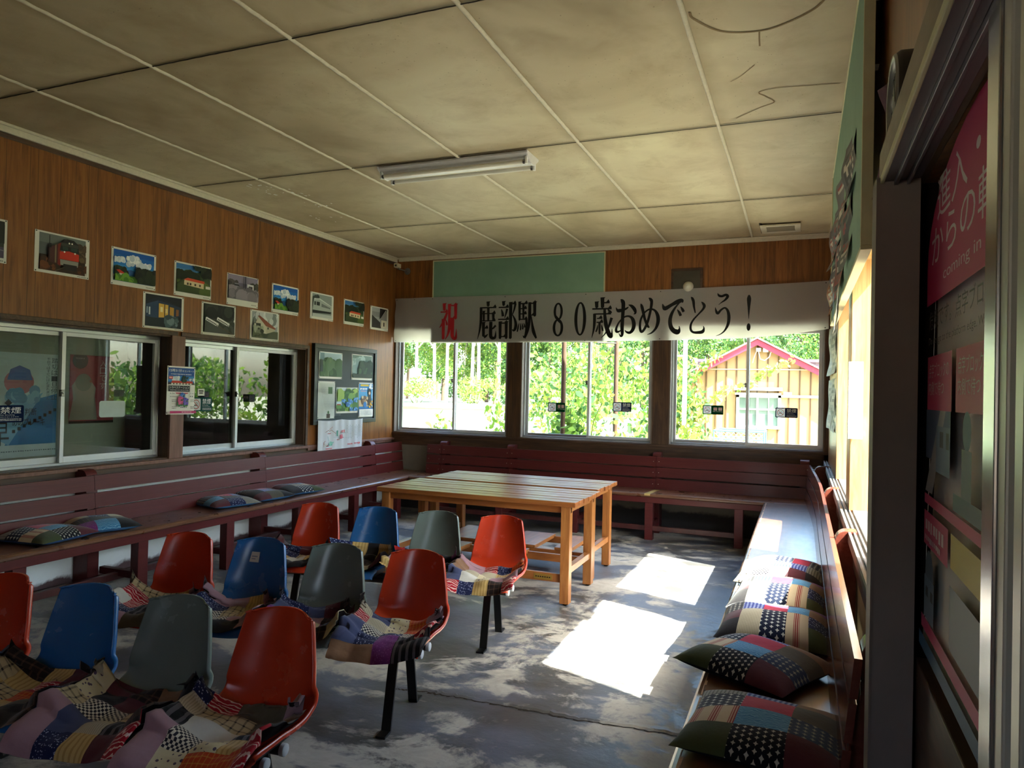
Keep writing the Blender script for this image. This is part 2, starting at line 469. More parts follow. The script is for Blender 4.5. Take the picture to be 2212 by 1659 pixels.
    def mesh(s, name, mats):
        me = bpy.data.meshes.new(name)
        me.from_pydata(s.v, [], s.f)
        for mm in (mats if isinstance(mats, (list, tuple)) else [mats]):
            me.materials.append(mm)
        me.polygons.foreach_set('material_index', s.m)
        me.polygons.foreach_set('use_smooth', s.sm)
        if any(u is not None for u in s.uv):
            ul = me.uv_layers.new(name='uv')
            k = 0
            for p, u in zip(me.polygons, s.uv):
                for q in range(len(p.vertices)):
                    ul.data[k].uv = u[q] if u is not None else (0, 0)
                    k += 1
        me.update()
        return me
    def build(s, name, mats, parent=None, bevel=0.0, merge=False, recalc=False):
        me = s.mesh(name, mats)
        if merge or recalc:
            bm = bmesh.new(); bm.from_mesh(me)
            if merge: bmesh.ops.remove_doubles(bm, verts=bm.verts, dist=1e-5)
            if recalc: bmesh.ops.recalc_face_normals(bm, faces=bm.faces)
            bm.to_mesh(me); bm.free()
        o = bpy.data.objects.new(name, me)
        COL.objects.link(o)
        if parent is not None: o.parent = parent
        if bevel > 0:
            b = o.modifiers.new('bevel', 'BEVEL'); b.width = bevel; b.segments = 2; b.limit_method = 'ANGLE'; b.angle_limit = math.radians(50)
        return o

def tag(o, label=None, cat=None, group=None, kind=None):
    if label: o['label'] = label
    if cat: o['category'] = cat
    if group: o['group'] = group
    if kind: o['kind'] = kind
    return o

def thing(name, label, cat, loc=(0, 0, 0), rotz=0.0, group=None, kind=None):
    o = bpy.data.objects.new(name, None)
    COL.objects.link(o)
    o.empty_display_size = 0.1
    o.location = loc
    o.rotation_euler = (0, 0, rotz)
    return tag(o, label, cat, group, kind)

def struct(name, mb, mats, bevel=0.0):
    return tag(mb.build(name, mats, None, bevel), kind='structure')

LEFT, BACK, RIGHT = PI / 2, 0.0, -PI / 2      # wall facings: local x runs to the right, local -y into the room

_tc = {}
def text_polys(s):
    """2-D faces of a line of type in the built-in typeface, normalised to its bounds"""
    if s in _tc: return _tc[s]
    c = bpy.data.curves.new('type', 'FONT'); c.body = s; c.resolution_u = 3
    o = bpy.data.objects.new('type', c); COL.objects.link(o)
    dg = bpy.context.evaluated_depsgraph_get()
    me = bpy.data.meshes.new_from_object(o.evaluated_get(dg))
    vs = [(v.co.x, v.co.y) for v in me.vertices]
    fs = [tuple(p.vertices) for p in me.polygons]
    bpy.data.objects.remove(o); bpy.data.curves.remove(c); bpy.data.meshes.remove(me)
    if not vs:
        _tc[s] = ([(0, 0)], [], 1.0); return _tc[s]
    x0, x1 = min(v[0] for v in vs), max(v[0] for v in vs)
    y0, y1 = min(v[1] for v in vs), max(v[1] for v in vs)
    dx, dy = max(x1 - x0, 1e-6), max(y1 - y0, 1e-6)
    _tc[s] = ([((a - x0) / dx, (b - y0) / dy) for a, b in vs], fs, dx / dy)
    return _tc[s]

def put_text(mb, s, x0, z0, x1, z1, y, m=0, fn=None):
    vs, fs, _ = text_polys(s)
    out = []
    for a, b in vs:
        p = (x0 + a * (x1 - x0), y, z0 + b * (z1 - z0))
        out.append(fn(p) if fn else p)
    mb.idx(out, fs, m)

def put_vtext(mb, s, x0, x1, ztop, zbot, y, m=0, fn=None):
    n = len(s); h = (ztop - zbot) / n
    for i, ch in enumerate(s):
        put_text(mb, ch, x0, ztop - (i + 0.95) * h, x1, ztop - (i + 0.08) * h, y, m, fn)

rng = random.Random(7)

# ================================================================== ROOM SHELL
RX, H = 5.15, 3.2
YN = -9.2
LW = [(-5.20, -3.50), (-3.39, -1.76)]          # window openings in the left wall (y ranges)
LZ0, LZ1 = 0.885, 1.915
BW = [(0.01, 1.59), (1.765, 3.345), (3.53, 5.11)]  # back wall (x ranges)
BZ0, BZ1 = 0.955, 2.25
RW = [(-4.86, -3.44), (-3.13, -1.75)]           # right wall (y ranges)
RZ0, RZ1 = 0.87, 2.31

mb = MB(); mb.box(-3.2, 5.6, YN, 0.2, -0.15, 0.0)
floor = struct('floor', mb, M_FLOOR)
# the ragged crack across the slab near the front seats
mb = MB()
cp = [(3.02, -4.84), (3.13, -4.815), (3.34, -4.80), (3.62, -4.79), (3.96, -4.785), (4.28, -4.755), (4.56, -4.74), (5.1, -4.72)]
pts = []
for (a, b), (c, d) in zip(cp, cp[1:]):
    for k in range(14):
        t = k / 14
        pts.append((a + (c - a) * t, b + (d - b) * t + rng.uniform(-0.008, 0.008)))
for p, q in zip(pts, pts[1:]):
    wd = rng.uniform(0.004, 0.017) * (0.6 if p[0] > 3.9 else 1.0)
    mb.face([(p[0], p[1] - wd, 0.0015), (q[0], q[1] - wd * 0.7, 0.0015), (q[0], q[1] + 0.003, 0.0015), (p[0], p[1] + 0.003, 0.0015)], 0)
    mb.face([(p[0], p[1] + 0.003, 0.0015), (q[0], q[1] + 0.003, 0.0015), (q[0], q[1] + 0.02, 0.006), (p[0], p[1] + 0.02, 0.006)], 1)
    mb.face([(p[0], p[1] + 0.02, 0.006), (q[0], q[1] + 0.02, 0.006), (q[0], q[1] + 0.05 + 0.02 * math.sin(p[0] * 9), 0.001), (p[0], p[1] + 0.05 + 0.02 * math.sin(p[0] * 9), 0.001)], 1)
mb.build('crack', [M_JOINT, M_FLOOR], floor)

STAINS = [([(4.405, -4.789), (4.416, -4.722), (4.522, -4.575), (4.682, -4.527), (4.802, -4.563), (4.915, -4.646), (4.967, -4.742)], 0.012), ([(4.493, -3.468), (4.633, -3.593), (4.716, -3.656), (4.678, -3.751), (4.645, -3.828), (4.742, -3.858), (4.928, -3.824), (5.054, -3.798)], 0.007), ([(4.509, -4.013), (4.566, -4.071), (4.642, -4.185)], 0.004), ([(4.682, -4.527), (4.678, -4.45), (4.676, -4.379)], 0.008)]
# ceiling boards, each bowing a little
mb = MB()
XE = [0.0, 0.74, 1.65, 2.56, 3.47, 4.38, 5.15]
YE = [0.0, -1.56, -3.38, -5.20, -7.02, -8.84, -9.2]
TILES = {}
for i in range(6):
    for j in range(6):
        x0, x1, y0, y1 = XE[i], XE[i + 1], YE[j + 1], YE[j]
        amp = rng.uniform(0.006, 0.02); ph = rng.uniform(0, 6); kx = rng.uniform(-0.3, 0.3)
        def fn(u, v, x0=x0, x1=x1, y0=y0, y1=y1, amp=amp, ph=ph, kx=kx):
            s = (math.sin(PI * u) ** 0.8) * (math.sin(PI * v) ** 0.8)
            rip = 0.35 * math.sin(v * 9 + ph + 2 * u) * math.sin(PI * u)
            return (x0 + (x1 - x0) * u, y0 + (y1 - y0) * v, H - amp * s * (1 + kx * (2 * u - 1)) - amp * 0.5 * rip * s)
        mb.grid(fn, 12, 16)
        TILES[i, j] = (x0, x1, y0, y1, fn)
ceiling = struct('ceiling', mb, M_CEIL)
mb = MB(); mb.box(-3.2, 5.6, YN, 0.3, H + 0.03, H + 0.2)
struct('ceiling_slab', mb, M_DARK)
def ceil_z(x, y):
    for x0, x1, y0, y1, fn in TILES.values():
        if x0 <= x <= x1 and y0 <= y <= y1: return fn((x - x0) / (x1 - x0), (y - y0) / (y1 - y0))[2]
    return H
# meandering grey stain lines on the boards by the right wall, and flakes of loose paint at the left
def ceil_line(pts, w_, m_):
    b = MB(); q = []
    for i in range(len(pts) - 1):
        p0, p1, p2, p3 = pts[max(0, i - 1)], pts[i], pts[i + 1], pts[min(len(pts) - 1, i + 2)]
        for k in range(10):
            t = k / 10
            q.append(tuple(0.5 * (2 * p1[j] + (p2[j] - p0[j]) * t + (2 * p0[j] - 5 * p1[j] + 4 * p2[j] - p3[j]) * t * t + (3 * p1[j] - p0[j] - 3 * p2[j] + p3[j]) * t ** 3) for j in (0, 1)))
    q.append(pts[-1])
    for (a, c), (d, e) in zip(q, q[1:]):
        dd = Vector((d - a, e - c)); nn = Vector((-dd.y, dd.x)).normalized() * w_ / 2
        b.face([(px, py, ceil_z(px, py) - 0.0025) for px, py in ((a + nn.x, c + nn.y), (a - nn.x, c - nn.y), (d - nn.x, e - nn.y), (d + nn.x, e + nn.y))])
    b.build('stain_line', m_, ceiling)
MST = plain('#7f6a4a', 0.7, 0.2, 0, 0.2, 20)
for pl, wd in (STAINS):
    ceil_line(pl, wd, MST)
b = MB(); rf = random.Random(5)
for cx, cy, n in ((0.62, -3.15, 16), (0.72, -2.62, 10), (0.55, -2.2, 8), (0.85, -2.9, 6)):
    for k in range(n):
        x, y = cx + rf.gauss(0, 0.07), cy + rf.gauss(0, 0.10); r_ = rf.uniform(0.004, 0.022)
        if not 0.05 < x < 5: continue
        b.face([(x + r_ * rf.uniform(.4, 1) * math.cos(a), y + 1.6 * r_ * rf.uniform(.4, 1) * math.sin(a), ceil_z(x, y) - 0.004 - rf.uniform(0, 0.006)) for a in [k2 * PI / 3 for k2 in range(6)]])
b.build('paint_flakes', M_WHITE, ceiling)
for k, x in enumerate(XE[1:-1]):
    b = MB()
    n = 180
    prof = [(-0.011, 0.0), (-0.009, -0.007), (0, -0.010), (0.009, -0.007), (0.011, 0.0)]
    def fn(u, v, x=x):
        a = prof[int(round(u * 4))]
        yy = YN * v
        j = 0.0015 * math.sin(yy * 190)
        return (x + a[0] * 1.15 + 0.004 * math.sin(yy * 1.3 + x), yy, H + a[1] + j - 0.002)
    b.grid(fn, 4, n)
    b.build('batten', M_BATTEN, ceiling)
for y in YE[1:-1]:
    b = MB()
    def fn(u, v, y=y):
        x = RX * v
        wob = 0.004 * math.sin(x * 2.1 + y) + 0.0012 * math.sin(x * 130)
        return (x, y + (-0.006 + 0.012 * u) + wob, H - 0.006 - 0.002 * math.sin(PI * u))
    b.grid(fn, 3, 160)
    b.build('joint', M_JOINT, ceiling)
mb = MB()
mb.box(0, 0.022, YN, 0, H - 0.060, H - 0.002); mb.box(0.022, 0.045, YN, 0, H - 0.022, H - 0.004)
struct('trim_1', mb, M_BATTEN, 0.004)
mb = MB(); mb.box(0, 0.012, YN, 0, H - 0.095, H - 0.062)
struct('trim_2', mb, M_DKWOODY, 0.003)
mb = MB()
mb.box(0.045, RX, -0.022, 0, H - 0.052, H - 0.004); mb.box(0.045, RX, -0.045, -0.022, H - 0.02, H - 0.004)
struct('trim_3', mb, M_BATTEN, 0.004)
mb = MB(); mb.box(RX - 0.03, RX, -1.9, -0.045, H - 0.035, H - 0.004); mb.box(RX - 0.03, RX, YN, -5.3, H - 0.035, H - 0.004)
struct('trim_4', mb, M_BATTEN, 0.004)

# walls
mb = MB()
mb.box(-0.2, 0, YN, 0.2, -0.1, 0.80, 1)
mb.box(-0.2, 0, YN, 0.2, 0.80, LZ0, 2)
mb.box(-0.2, 0, YN, LW[0][0], LZ0, LZ1, 0)
mb.box(-0.2, 0, LW[0][1], LW[1][0], LZ0, LZ1, 3)
mb.box(-0.2, 0, LW[1][1], 0.2, LZ0, LZ1, 0)
mb.box(-0.2, 0, YN, 0.2, LZ1, H + 0.03, 0)
wall_left = struct('wall_left', mb, [M_PANEL, M_PLASTER_L, M_DKWOODY, M_POSTW])
mb = MB()
mb.box(-0.2, RX + 0.2, 0, 0.2, -0.3, 0.80, 1)
mb.box(0, RX, 0, 0.2, 0.80, BZ0, 2)
mb.box(-0.2, BW[0][0], 0, 0.2, 0.80, BZ1, 3)
mb.box(BW[0][1], BW[1][0], 0, 0.2, BZ0, BZ1, 3)
mb.box(BW[1][1], BW[2][0], 0, 0.2, BZ0, BZ1, 3)
mb.box(BW[2][1], RX + 0.2, 0, 0.2, 0.80, BZ1, 3)
mb.box(-0.2, RX + 0.2, 0, 0.2, BZ1, H + 0.03, 0)
struct('wall_back', mb, [M_PANEL, M_PLASTER_B, M_DKWOODX, M_DKWOOD])
mb = MB()
YJ = -6.05
mb.box(RX, RX + 0.2, YJ, 0.2, -0.3, RZ0 - 0.02, 1)
mb.box(RX, RX + 0.2, YJ, RW[0][0], RZ0 - 0.02, RZ1, 0)
mb.box(RX, RX + 0.2, RW[0][1], RW[1][0], RZ0 - 0.02, RZ1, 2)
mb.box(RX, RX + 0.2, RW[1][1], 0.0, RZ0 - 0.02, RZ1, 0)
mb.box(RX, RX + 0.2, YJ, 0.2, RZ1, H + 0.03, 0)
mb.box(RX, RX + 0.2, YN, YJ, 2.02, H + 0.03, 0)
mb.box(RX + 0.03, RX + 0.2, YN, YJ, -0.1, 2.02, 3)
struct('wall_right', mb, [M_PANEL, M_PLASTER_R, M_PLY, M_DKWOOD])
mb = MB()
mb.box(-0.2, 3.8, YN - 0.2, YN, -0.1, H + 0.03); mb.box(4.3, RX + 0.2, YN - 0.2, YN, -0.1, H + 0.03); mb.box(3.8, 4.3, YN - 0.2, YN, 1.85, H + 0.03); mb.box(3.8, 4.3, YN - 0.2, YN, -0.1, 1.1)  # small unseen opening added behind the camera to light the door jamb
struct('wall_near', mb, M_PANEL)
# plywood linings of the deep right-hand window recesses
for k, (a, b) in enumerate(RW):
    mb = MB()
    mb.box(RX + 0.002, RX + 0.2, b - 0.006, b, RZ0, RZ1)
    mb.box(RX + 0.002, RX + 0.2, a, a + 0.006, RZ0, RZ1)
    mb.box(RX + 0.002, RX + 0.2, a, b, RZ1 - 0.006, RZ1)
    wn_ = tag(mb.build('window_%d' % (6 + k), M_PLY), kind='structure')
    g = MB(); g.box(RX + 0.176, RX + 0.181, a, b, RZ0, RZ1)
    g.build('pane', M_GLASS, wn_)
# grey weathered sill with sliding rails on the right wall, and the board below it
mb = MB()
mb.box(5.105, RX + 0.2, -6.04, -0.0, RZ0 - 0.05, RZ0 - 0.012)
for x0, x1 in ((5.105, 5.118), (5.128, 5.138), (5.150, 5.158), (5.170, RX + 0.2)):
    mb.box(x0, x1, -6.04, 0.0, RZ0 - 0.012, RZ0)
sill = struct('trim_5', mb, m_wood('weathered_grey_sill', (0.10, 0.085, 0.075), (0.17, 0.15, 0.135), (0.26, 0.235, 0.21), 'y', 0.5), 0.002)
mb = MB(); mb.box(5.128, RX, -6.04, 0.0, 0.70, RZ0 - 0.05)
struct('trim_6', mb, M_DKWOODY, 0.003)
# left sill board and post between the office windows
mb = MB(); mb.box(-0.2, 0.03, YN, 0.0, LZ0 - 0.028, LZ0)
struct('trim_7', mb, M_POSTW, 0.003)
mb = MB(); mb.box(0.0, 0.022, LW[0][1] - 0.03, LW[1][0] + 0.0, LZ0, LZ1 + 0.0)
struct('trim_8', mb, M_POSTW, 0.003)
mb = MB(); mb.box(0.0, 0.018, -1.72, -0.05, 0.83, 0.86)
struct('trim_9', mb, M_POSTW, 0.003)
mb = MB()
mb.box(0, RX, -0.016, 0, BZ0 - 0.03, BZ0)
struct('trim_10', mb, M_DKWOODX, 0.003)
# baseboards
mb = MB(); mb.box(0, 0.018, YN, 0, 0, 0.06)
struct('baseboard_left', mb, plain('#4a3a36', 0.8, 0.2, 0, 0.3, 8), 0.003)

# aluminium sliding windows -----------------------------------------------------
def sliding(name, loc, rotz, wd, ht, off, lining, casing, sep=0.0, low=0.045):
    r = thing(name, None, None, loc, rotz, None, 'structure')
    b = MB()
    b.box(0, 0.014, 0.0, 0.2, 0, ht); b.box(wd - 0.014, wd, 0.0, 0.2, 0, ht); b.box(0, wd, 0.0, 0.2, ht - 0.014, ht); b.box(0, wd, 0.0, 0.2, 0, 0.010)
    b.build('lining', lining, r, 0.002)
    if casing:
        b = MB(); cw = 0.035
        b.box(-cw, 0.0, -0.014, 0, -0.0, ht + cw); b.box(wd, wd + cw, -0.014, 0, -0.0, ht + cw); b.box(-cw, wd + cw, -0.016, 0, ht, ht + cw)
        b.build('casing', casing, r, 0.003)
    b = MB()
    x0, x1 = 0.014, wd - 0.014
    y0, y1 = off, off + 0.075
    b.box(x0, x0 + 0.016, y0, y1, 0.01, ht - 0.014); b.box(x1 - 0.016, x1, y0, y1, 0.01, ht - 0.014)
    b.box(x0, x1, y0, y1, ht - 0.040, ht - 0.014); b.box(x0, x1, y0, y1, 0.010, 0.028)
    b.build('frame', M_ALU, r, 0.002)
    mid = wd / 2 + sep
    for k, (a, c, yy) in enumerate(((x0 + 0.016, mid + 0.018, off + 0.042), (mid - 0.018, x1 - 0.016, off + 0.012))):
        s = MB(); z0, z1 = 0.028, ht - 0.040; sw = 0.030
        s.box(a, a + sw, yy, yy + 0.024, z0, z1); s.box(c - sw, c, yy, yy + 0.024, z0, z1)
        s.box(a + sw, c - sw, yy, yy + 0.024, z0, z0 + low); s.box(a + sw, c - sw, yy, yy + 0.024, z1 - 0.03, z1)
        so = s.build('sash', M_ALUW if k else M_ALU, r, 0.002)
        g = MB(); g.box(a + sw - 0.004, c - sw + 0.004, yy + 0.010, yy + 0.014, z0 + low - 0.004, z1 - 0.026)
        g.build('pane', M_GLASS, so)
    l = MB(); l.box(mid - 0.030, mid - 0.008, off - 0.012, off + 0.02, ht * 0.50, ht * 0.50 + 0.05)
    l.tube([(mid - 0.02, off - 0.012, ht * 0.5 + 0.025), (mid - 0.045, off - 0.018, ht * 0.5 + 0.04)], 0.006, 8)
    l.build('latch', M_STEEL, r, 0.002)
    return r
sliding('window_1', (0, LW[0][0], LZ0), LEFT, LW[0][1] - LW[0][0], LZ1 - LZ0, 0.125, M_DKWOOD, M_DKWOODY, 0.0)
sliding('window_2', (0, LW[1][0], LZ0), LEFT, LW[1][1] - LW[1][0], LZ1 - LZ0, 0.105, M_DKWOOD, M_DKWOODY, -0.05)
for k, (a, b) in enumerate(BW):
    sliding('window_%d' % (3 + k), (a, 0, BZ0), BACK, b - a, BZ1 - BZ0, 0.075, plain('#6f655c', 0.6, 0.3, 0, 0.25, 25), None, 0.03 if k < 2 else 0.03, 0.03)

# rooms behind the left-hand office windows
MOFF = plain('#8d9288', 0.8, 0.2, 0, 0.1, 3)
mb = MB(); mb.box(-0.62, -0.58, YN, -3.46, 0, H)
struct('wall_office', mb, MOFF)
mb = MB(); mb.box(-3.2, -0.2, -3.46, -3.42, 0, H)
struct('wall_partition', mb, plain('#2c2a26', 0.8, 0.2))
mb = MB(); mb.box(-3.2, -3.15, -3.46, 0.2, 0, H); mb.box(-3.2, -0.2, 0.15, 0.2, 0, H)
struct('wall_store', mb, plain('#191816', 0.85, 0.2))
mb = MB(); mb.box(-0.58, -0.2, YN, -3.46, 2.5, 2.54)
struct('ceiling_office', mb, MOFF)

# ================================================================== BENCHES
def bench(name, label, loc, rotz, L, posts, legs, seat_mat, paint, bow=None, end_long=-0.36, back0=0.0, back1=None, nail=False):
    r = thing(name, label, 'bench', loc, rotz, 'built-in slatted benches round the walls')
    if bow is None: bow = lambda x: 0.0
    # seat board with a rolled front edge and a bare worn line along it
    b = MB()
    prof = [(-0.115, 0.452), (-0.115, 0.480), (-0.560, 0.480), (-0.578, 0.476), (-0.588, 0.466), (-0.588, 0.452), (-0.578, 0.444), (-0.556, 0.444)]
    b.prism(prof, 0, L, 0, 'yz')
    x = 0.0
    while x < L:
        dx = rng.uniform(0.02, 0.06); wd = rng.uniform(0.003, 0.011)
        if rng.random() < 0.8:
            b.face([(x, -0.566, 0.4806), (min(L, x + dx), -0.566, 0.4806), (min(L, x + dx), -0.566 + wd, 0.4808), (x, -0.566 + wd * rng.uniform(0.4, 1.2), 0.4808)], 1)
        x += dx
    b.build('seat', [seat_mat, M_EDGE], r)
    b = MB(); b.box(0, L, -0.572, -0.548, 0.385, 0.446)
    b.build('apron', paint, r, 0.004)
    # slatted back: three boards, jointed at the posts
    b = MB()
    edges = [back0] + [p for p in posts if back0 + 0.2 < p < (back1 or L) - 0.1] + [back1 or L]
    for z0, z1 in ((0.478, 0.590), (0.606, 0.710), (0.724, 0.830)):
        for a, c in zip(edges, edges[1:]):
            j = rng.uniform(-0.004, 0.004)
            n = 14
            for q in range(n):
                xa, xc = a + (c - a) * q / n + (0.0015 if q == 0 else 0), a + (c - a) * (q + 1) / n - (0.0015 if q == n - 1 else 0)
                vs = []
                for xx in (xa, xc):
                    o = bow(xx)
                    rec = lambda z: -0.122 - 0.035 * (0.83 - z) / 0.35
                    vs += [(xx, rec(z0) - 0.020 - o, z0 + j), (xx, rec(z0) - o, z0 + j), (xx, rec(z1) - o, z1 + j), (xx, rec(z1) - 0.020 - o, z1 + j)]
                fs = [(0, 4, 5, 1), (1, 5, 6, 2), (2, 6, 7, 3), (3, 7, 4, 0)]
                if q == 0: fs.append((0, 1, 2, 3))
                if q == n - 1: fs.append((7, 6, 5, 4))
                b.idx(vs, fs, 0)
            if nail:
                for xx in (a + 0.03, c - 0.03):
                    b.lathe([(0.004, 0), (0.0, -0.0015)], 8, 1, (xx, -0.122 - 0.035 * (0.83 - (z0 + z1) / 2) / 0.35 - 0.0205, (z0 + z1) / 2), 'y')
    b.build('backrest', [paint, M_PAPER], r)
    for p in posts:
        b = MB(); o = bow(p)
        arc = [(-0.122 - o + 0.055 - 0.055 * math.sin(t), 0.815 + 0.058 * math.cos(t)) for t in [i * PI / 2 / 8 for i in range(9)]]
        poly = [(-0.006, 0.0), (-0.006, 0.873)] + arc + [(-0.122 - o, 0.72), (-0.155, 0.48), (-0.155, 0.0)]
        b.prism(poly, p - 0.045, p + 0.045, 0, 'yz')
        b.build('post', paint, r, 0.003)
    for p in legs:
        b = MB(); b.box(p - 0.042, p + 0.042, -0.566, -0.490, 0.0, 0.444)
        b.build('leg', paint, r, 0.004)
        b = MB(); b.box(p - 0.022, p + 0.022, -0.490, -0.155, 0.115, 0.165)
        b.build('stretcher', paint, r, 0.003)
        b = MB(); b.box(p - 0.03, p + 0.03, -0.50, -0.12, 0.39, 0.45)
        b.build('bearer', paint, r, 0.003)
    b = MB()
    ls = sorted(legs)
    b.box(ls[0], ls[-1], end_long - 0.02, end_long + 0.02, 0.095, 0.145)
    b.build('long_rail', M_MAROOND, r, 0.003)
    return r

M_MARX = m_wood('maroon_paint_along', (0.090, 0.0140, 0.0140), (0.105, 0.0172, 0.0165), (0.120, 0.022, 0.020), 'x', 0.36, 0.28, 1.0, 14.0, None, 0.05)
M_MARR = m_wood('maroon_paint_bare', (0.12, 0.028, 0.018), (0.15, 0.038, 0.024), (0.19, 0.052, 0.034), 'x', 0.22, 0.5, 1.0, 12.0, None, 0.35)
M_SEATRX = m_wood('polished_seat_board_along', (0.12, 0.050, 0.022), (0.18, 0.078, 0.030), (0.26, 0.12, 0.048), 'x', 0.34, 0.9, 1.0, 5.0, None, 1.0)
YL0 = -7.6
bench('slatted_bench', 'long maroon slatted bench along the left wall under the office windows', (0.0, YL0, 0), LEFT, 7.6,
      [yy - YL0 for yy in (-6.08, -4.30, -2.52, -0.62)], [yy - YL0 for yy in (-6.85, -5.98, -5.10, -4.23, -3.39, -2.50, -1.60, -0.74)], M_SEATX, M_MARX, None, -0.33)
bench('slatted_bench', 'maroon slatted bench under the three back windows and the white banner', (0.595, 0, 0), BACK, 4.39,
      [x - 0.595 for x in (0.80, 1.70, 3.43, 4.93)], [x - 0.595 for x in (0.88, 1.75, 2.63, 3.44, 4.33)], M_SEATX, M_MARX, None, -0.53, nail=True)
b = MB(); b.idx([(2.80, -0.585, 0.4815), (2.86, -0.585, 0.4815), (2.90, -0.24, 0.4815), (2.84, -0.24, 0.4815), (2.80, -0.592, 0.462), (2.86, -0.592, 0.462)], [(0, 1, 2, 3), (4, 5, 1, 0)])
tp = b.build('tape', plain('#c2a86a', 0.5, 0.4), bpy.data.objects['slatted_bench.001']); tp['label'] = 'yellowed strip of tape across the seat'
bow = lambda x: 0.045 * max(0.0, 1 - x / 1.5) ** 1.5
bench('slatted_bench', 'polished maroon bench along the right wall carrying five plump patchwork cushions', (RX, -0.60, 0), RIGHT, 5.62,
      [-(yy + 0.6) for yy in (-0.72, -2.40, -4.15)] + [5.2], [0.3, 1.2, 2.1, 3.0, 3.9, 4.8, 5.5], M_SEATRX, M_MARR, lambda x: -0.02 + bow(x), -0.33, -0.40, 5.30)

# ================================================================== SLATTED TABLES
def table(label, x0, x1, y0, y1, top, nsl, shelf, plaque):
    cx, cy = (x0 + x1) / 2, (y0 + y1) / 2
    r = thing('slatted_table', label, 'table', (cx, cy, 0), 0.0, 'slatted pine tables pushed together')
    hx, hy = (x1 - x0) / 2, (y1 - y0) / 2
    b = MB(); wd = 2 * hy / nsl
    for i in range(nsl):
        dz = rng.uniform(-0.0015, 0.0015)
        b.box(-hx + rng.uniform(-.004, .004), hx + rng.uniform(-.004, .004), -hy + i * wd + 0.007, -hy + (i + 1) * wd - 0.007, top - 0.035 + dz, top + dz)
    b.build('tabletop', M_PINEX, r, 0.003)
    lx, ly, s = hx - 0.075, hy - 0.055, 0.0335
    for sx in (-1, 1):
        for sy in (-1, 1):
            b = MB(); b.box(sx * lx - s, sx * lx + s, sy * ly - s, sy * ly + s, 0.012, top - 0.035)
            l = b.build('leg', M_PINEZ, r, 0.003)
            f = MB(); f.lathe([(0.0, 0.0), (0.016, 0.0), (0.018, 0.006), (0.016, 0.0125), (0.0, 0.0125)], 14, 0, (sx * lx, sy * ly, 0))
            f.build('foot_pad', M_DARK, l)
    for sy in (-1, 1):
        b = MB(); b.box(-lx - s, lx + s, sy * (ly - 0.0) - 0.014, sy * ly + 0.014, top - 0.085, top - 0.036)
        b.build('apron', M_PINEX, r, 0.002)
        b = MB(); b.box(-lx + s, lx - s, sy * ly - 0.014, sy * ly + 0.014, 0.155, 0.215)
        st = b.build('stretcher', M_PINEX, r, 0.002)
        if plaque and sy < 0:
            q = MB(); q.box(lx - 0.235, lx - 0.095, -ly - 0.0165, -ly - 0.014, 0.166, 0.204)
            for k in range(7):
                q.box(lx - 0.222 + k * 0.017, lx - 0.211 + k * 0.017, -ly - 0.0172, -ly - 0.0165, 0.18, 0.188, 1)
            q.build('plaque', [plain('#9c7a35', 0.4, 0.5, 0.4), M_DARK], st)
    for sx in (-1, 1):
        b = MB(); b.box(sx * lx - 0.014, sx * lx + 0.014, -ly, ly, top - 0.085, top - 0.036)
        b.build('apron', M_PINEY, r, 0.002)
        b = MB(); b.box(sx * lx - 0.022, sx * lx + 0.022, -ly + s, ly - s, 0.215, 0.262)
        b.build('stretcher', M_PINEY, r, 0.002)
    for c, wd in shelf:
        b = MB(); b.box(c - wd / 2, c + wd / 2, -ly - 0.005, ly + 0.005, 0.216, 0.236); b.box(c - wd / 2, c + wd / 2 - 0.006, -ly + 0.02, ly - 0.02, 0.200, 0.2155)
        b.build('shelf_board', M_PINEY, r, 0.002)
    return r
table('slatted pine table nearest the seat rows, brass plaque on its lower rail', 1.80, 3.43, -3.16, -2.47, 0.735, 6, [(-0.35, 0.16), (0.18, 0.13)], True)
table('slatted pine table behind the first one, nearer the back bench', 1.83, 3.40, -2.435, -1.79, 0.738, 6, [(-0.45, 0.35), (0.10, 0.28), (0.48, 0.14)], False)

# ================================================================== SHELL SEAT ROWS
M_RED = m_shell('orange_red_shell', '#c0381c', '#e8c9b0')
M_BLUE = m_shell('blue_shell', '#1f5f9c', '#9fb6a6')
M_GREY = m_shell('grey_green_shell', '#6a756e', '#a8b0a4')
PROF = [(-0.240, 0.372, .150), (-0.230, 0.386, .164), (-0.19, 0.390, .174), (-0.10, 0.372, .180), (0.0, 0.362, .182), (0.070, 0.366, .182), (0.120, 0.392, .181), (0.150, 0.440, .179),
        (0.168, 0.50, .172), (0.183, 0.56, .163), (0.196, 0.62, .151), (0.208, 0.67, .141), (0.2145, 0.70, .134), (0.218, 0.716, .125), (0.2195, 0.724, .108)]
def shell_point(u, v):
    """u -1..1 across, v 0..1 front lip to top of the back"""
    k = v * (len(PROF) - 1); i = min(int(k), len(PROF) - 2); f = k - i
    y, z, wd = [a + (b - a) * f for a, b in zip(PROF[i], PROF[i + 1])]
    a = abs(u)
    back = min(1.0, max(0.0, (z - 0.385) / 0.11))
    fr = min(1.0, max(0.0, (v - 0.02) / 0.22))
    y -= back * 0.052 * a ** 2.3
    z += (1 - back) * fr * 0.062 * a ** 2.6
    if v < 0.12: y += 0.03 * a ** 4
    if v > 0.9: z -= 0.014 * a ** 3
    return Vector((u * wd, y, z))
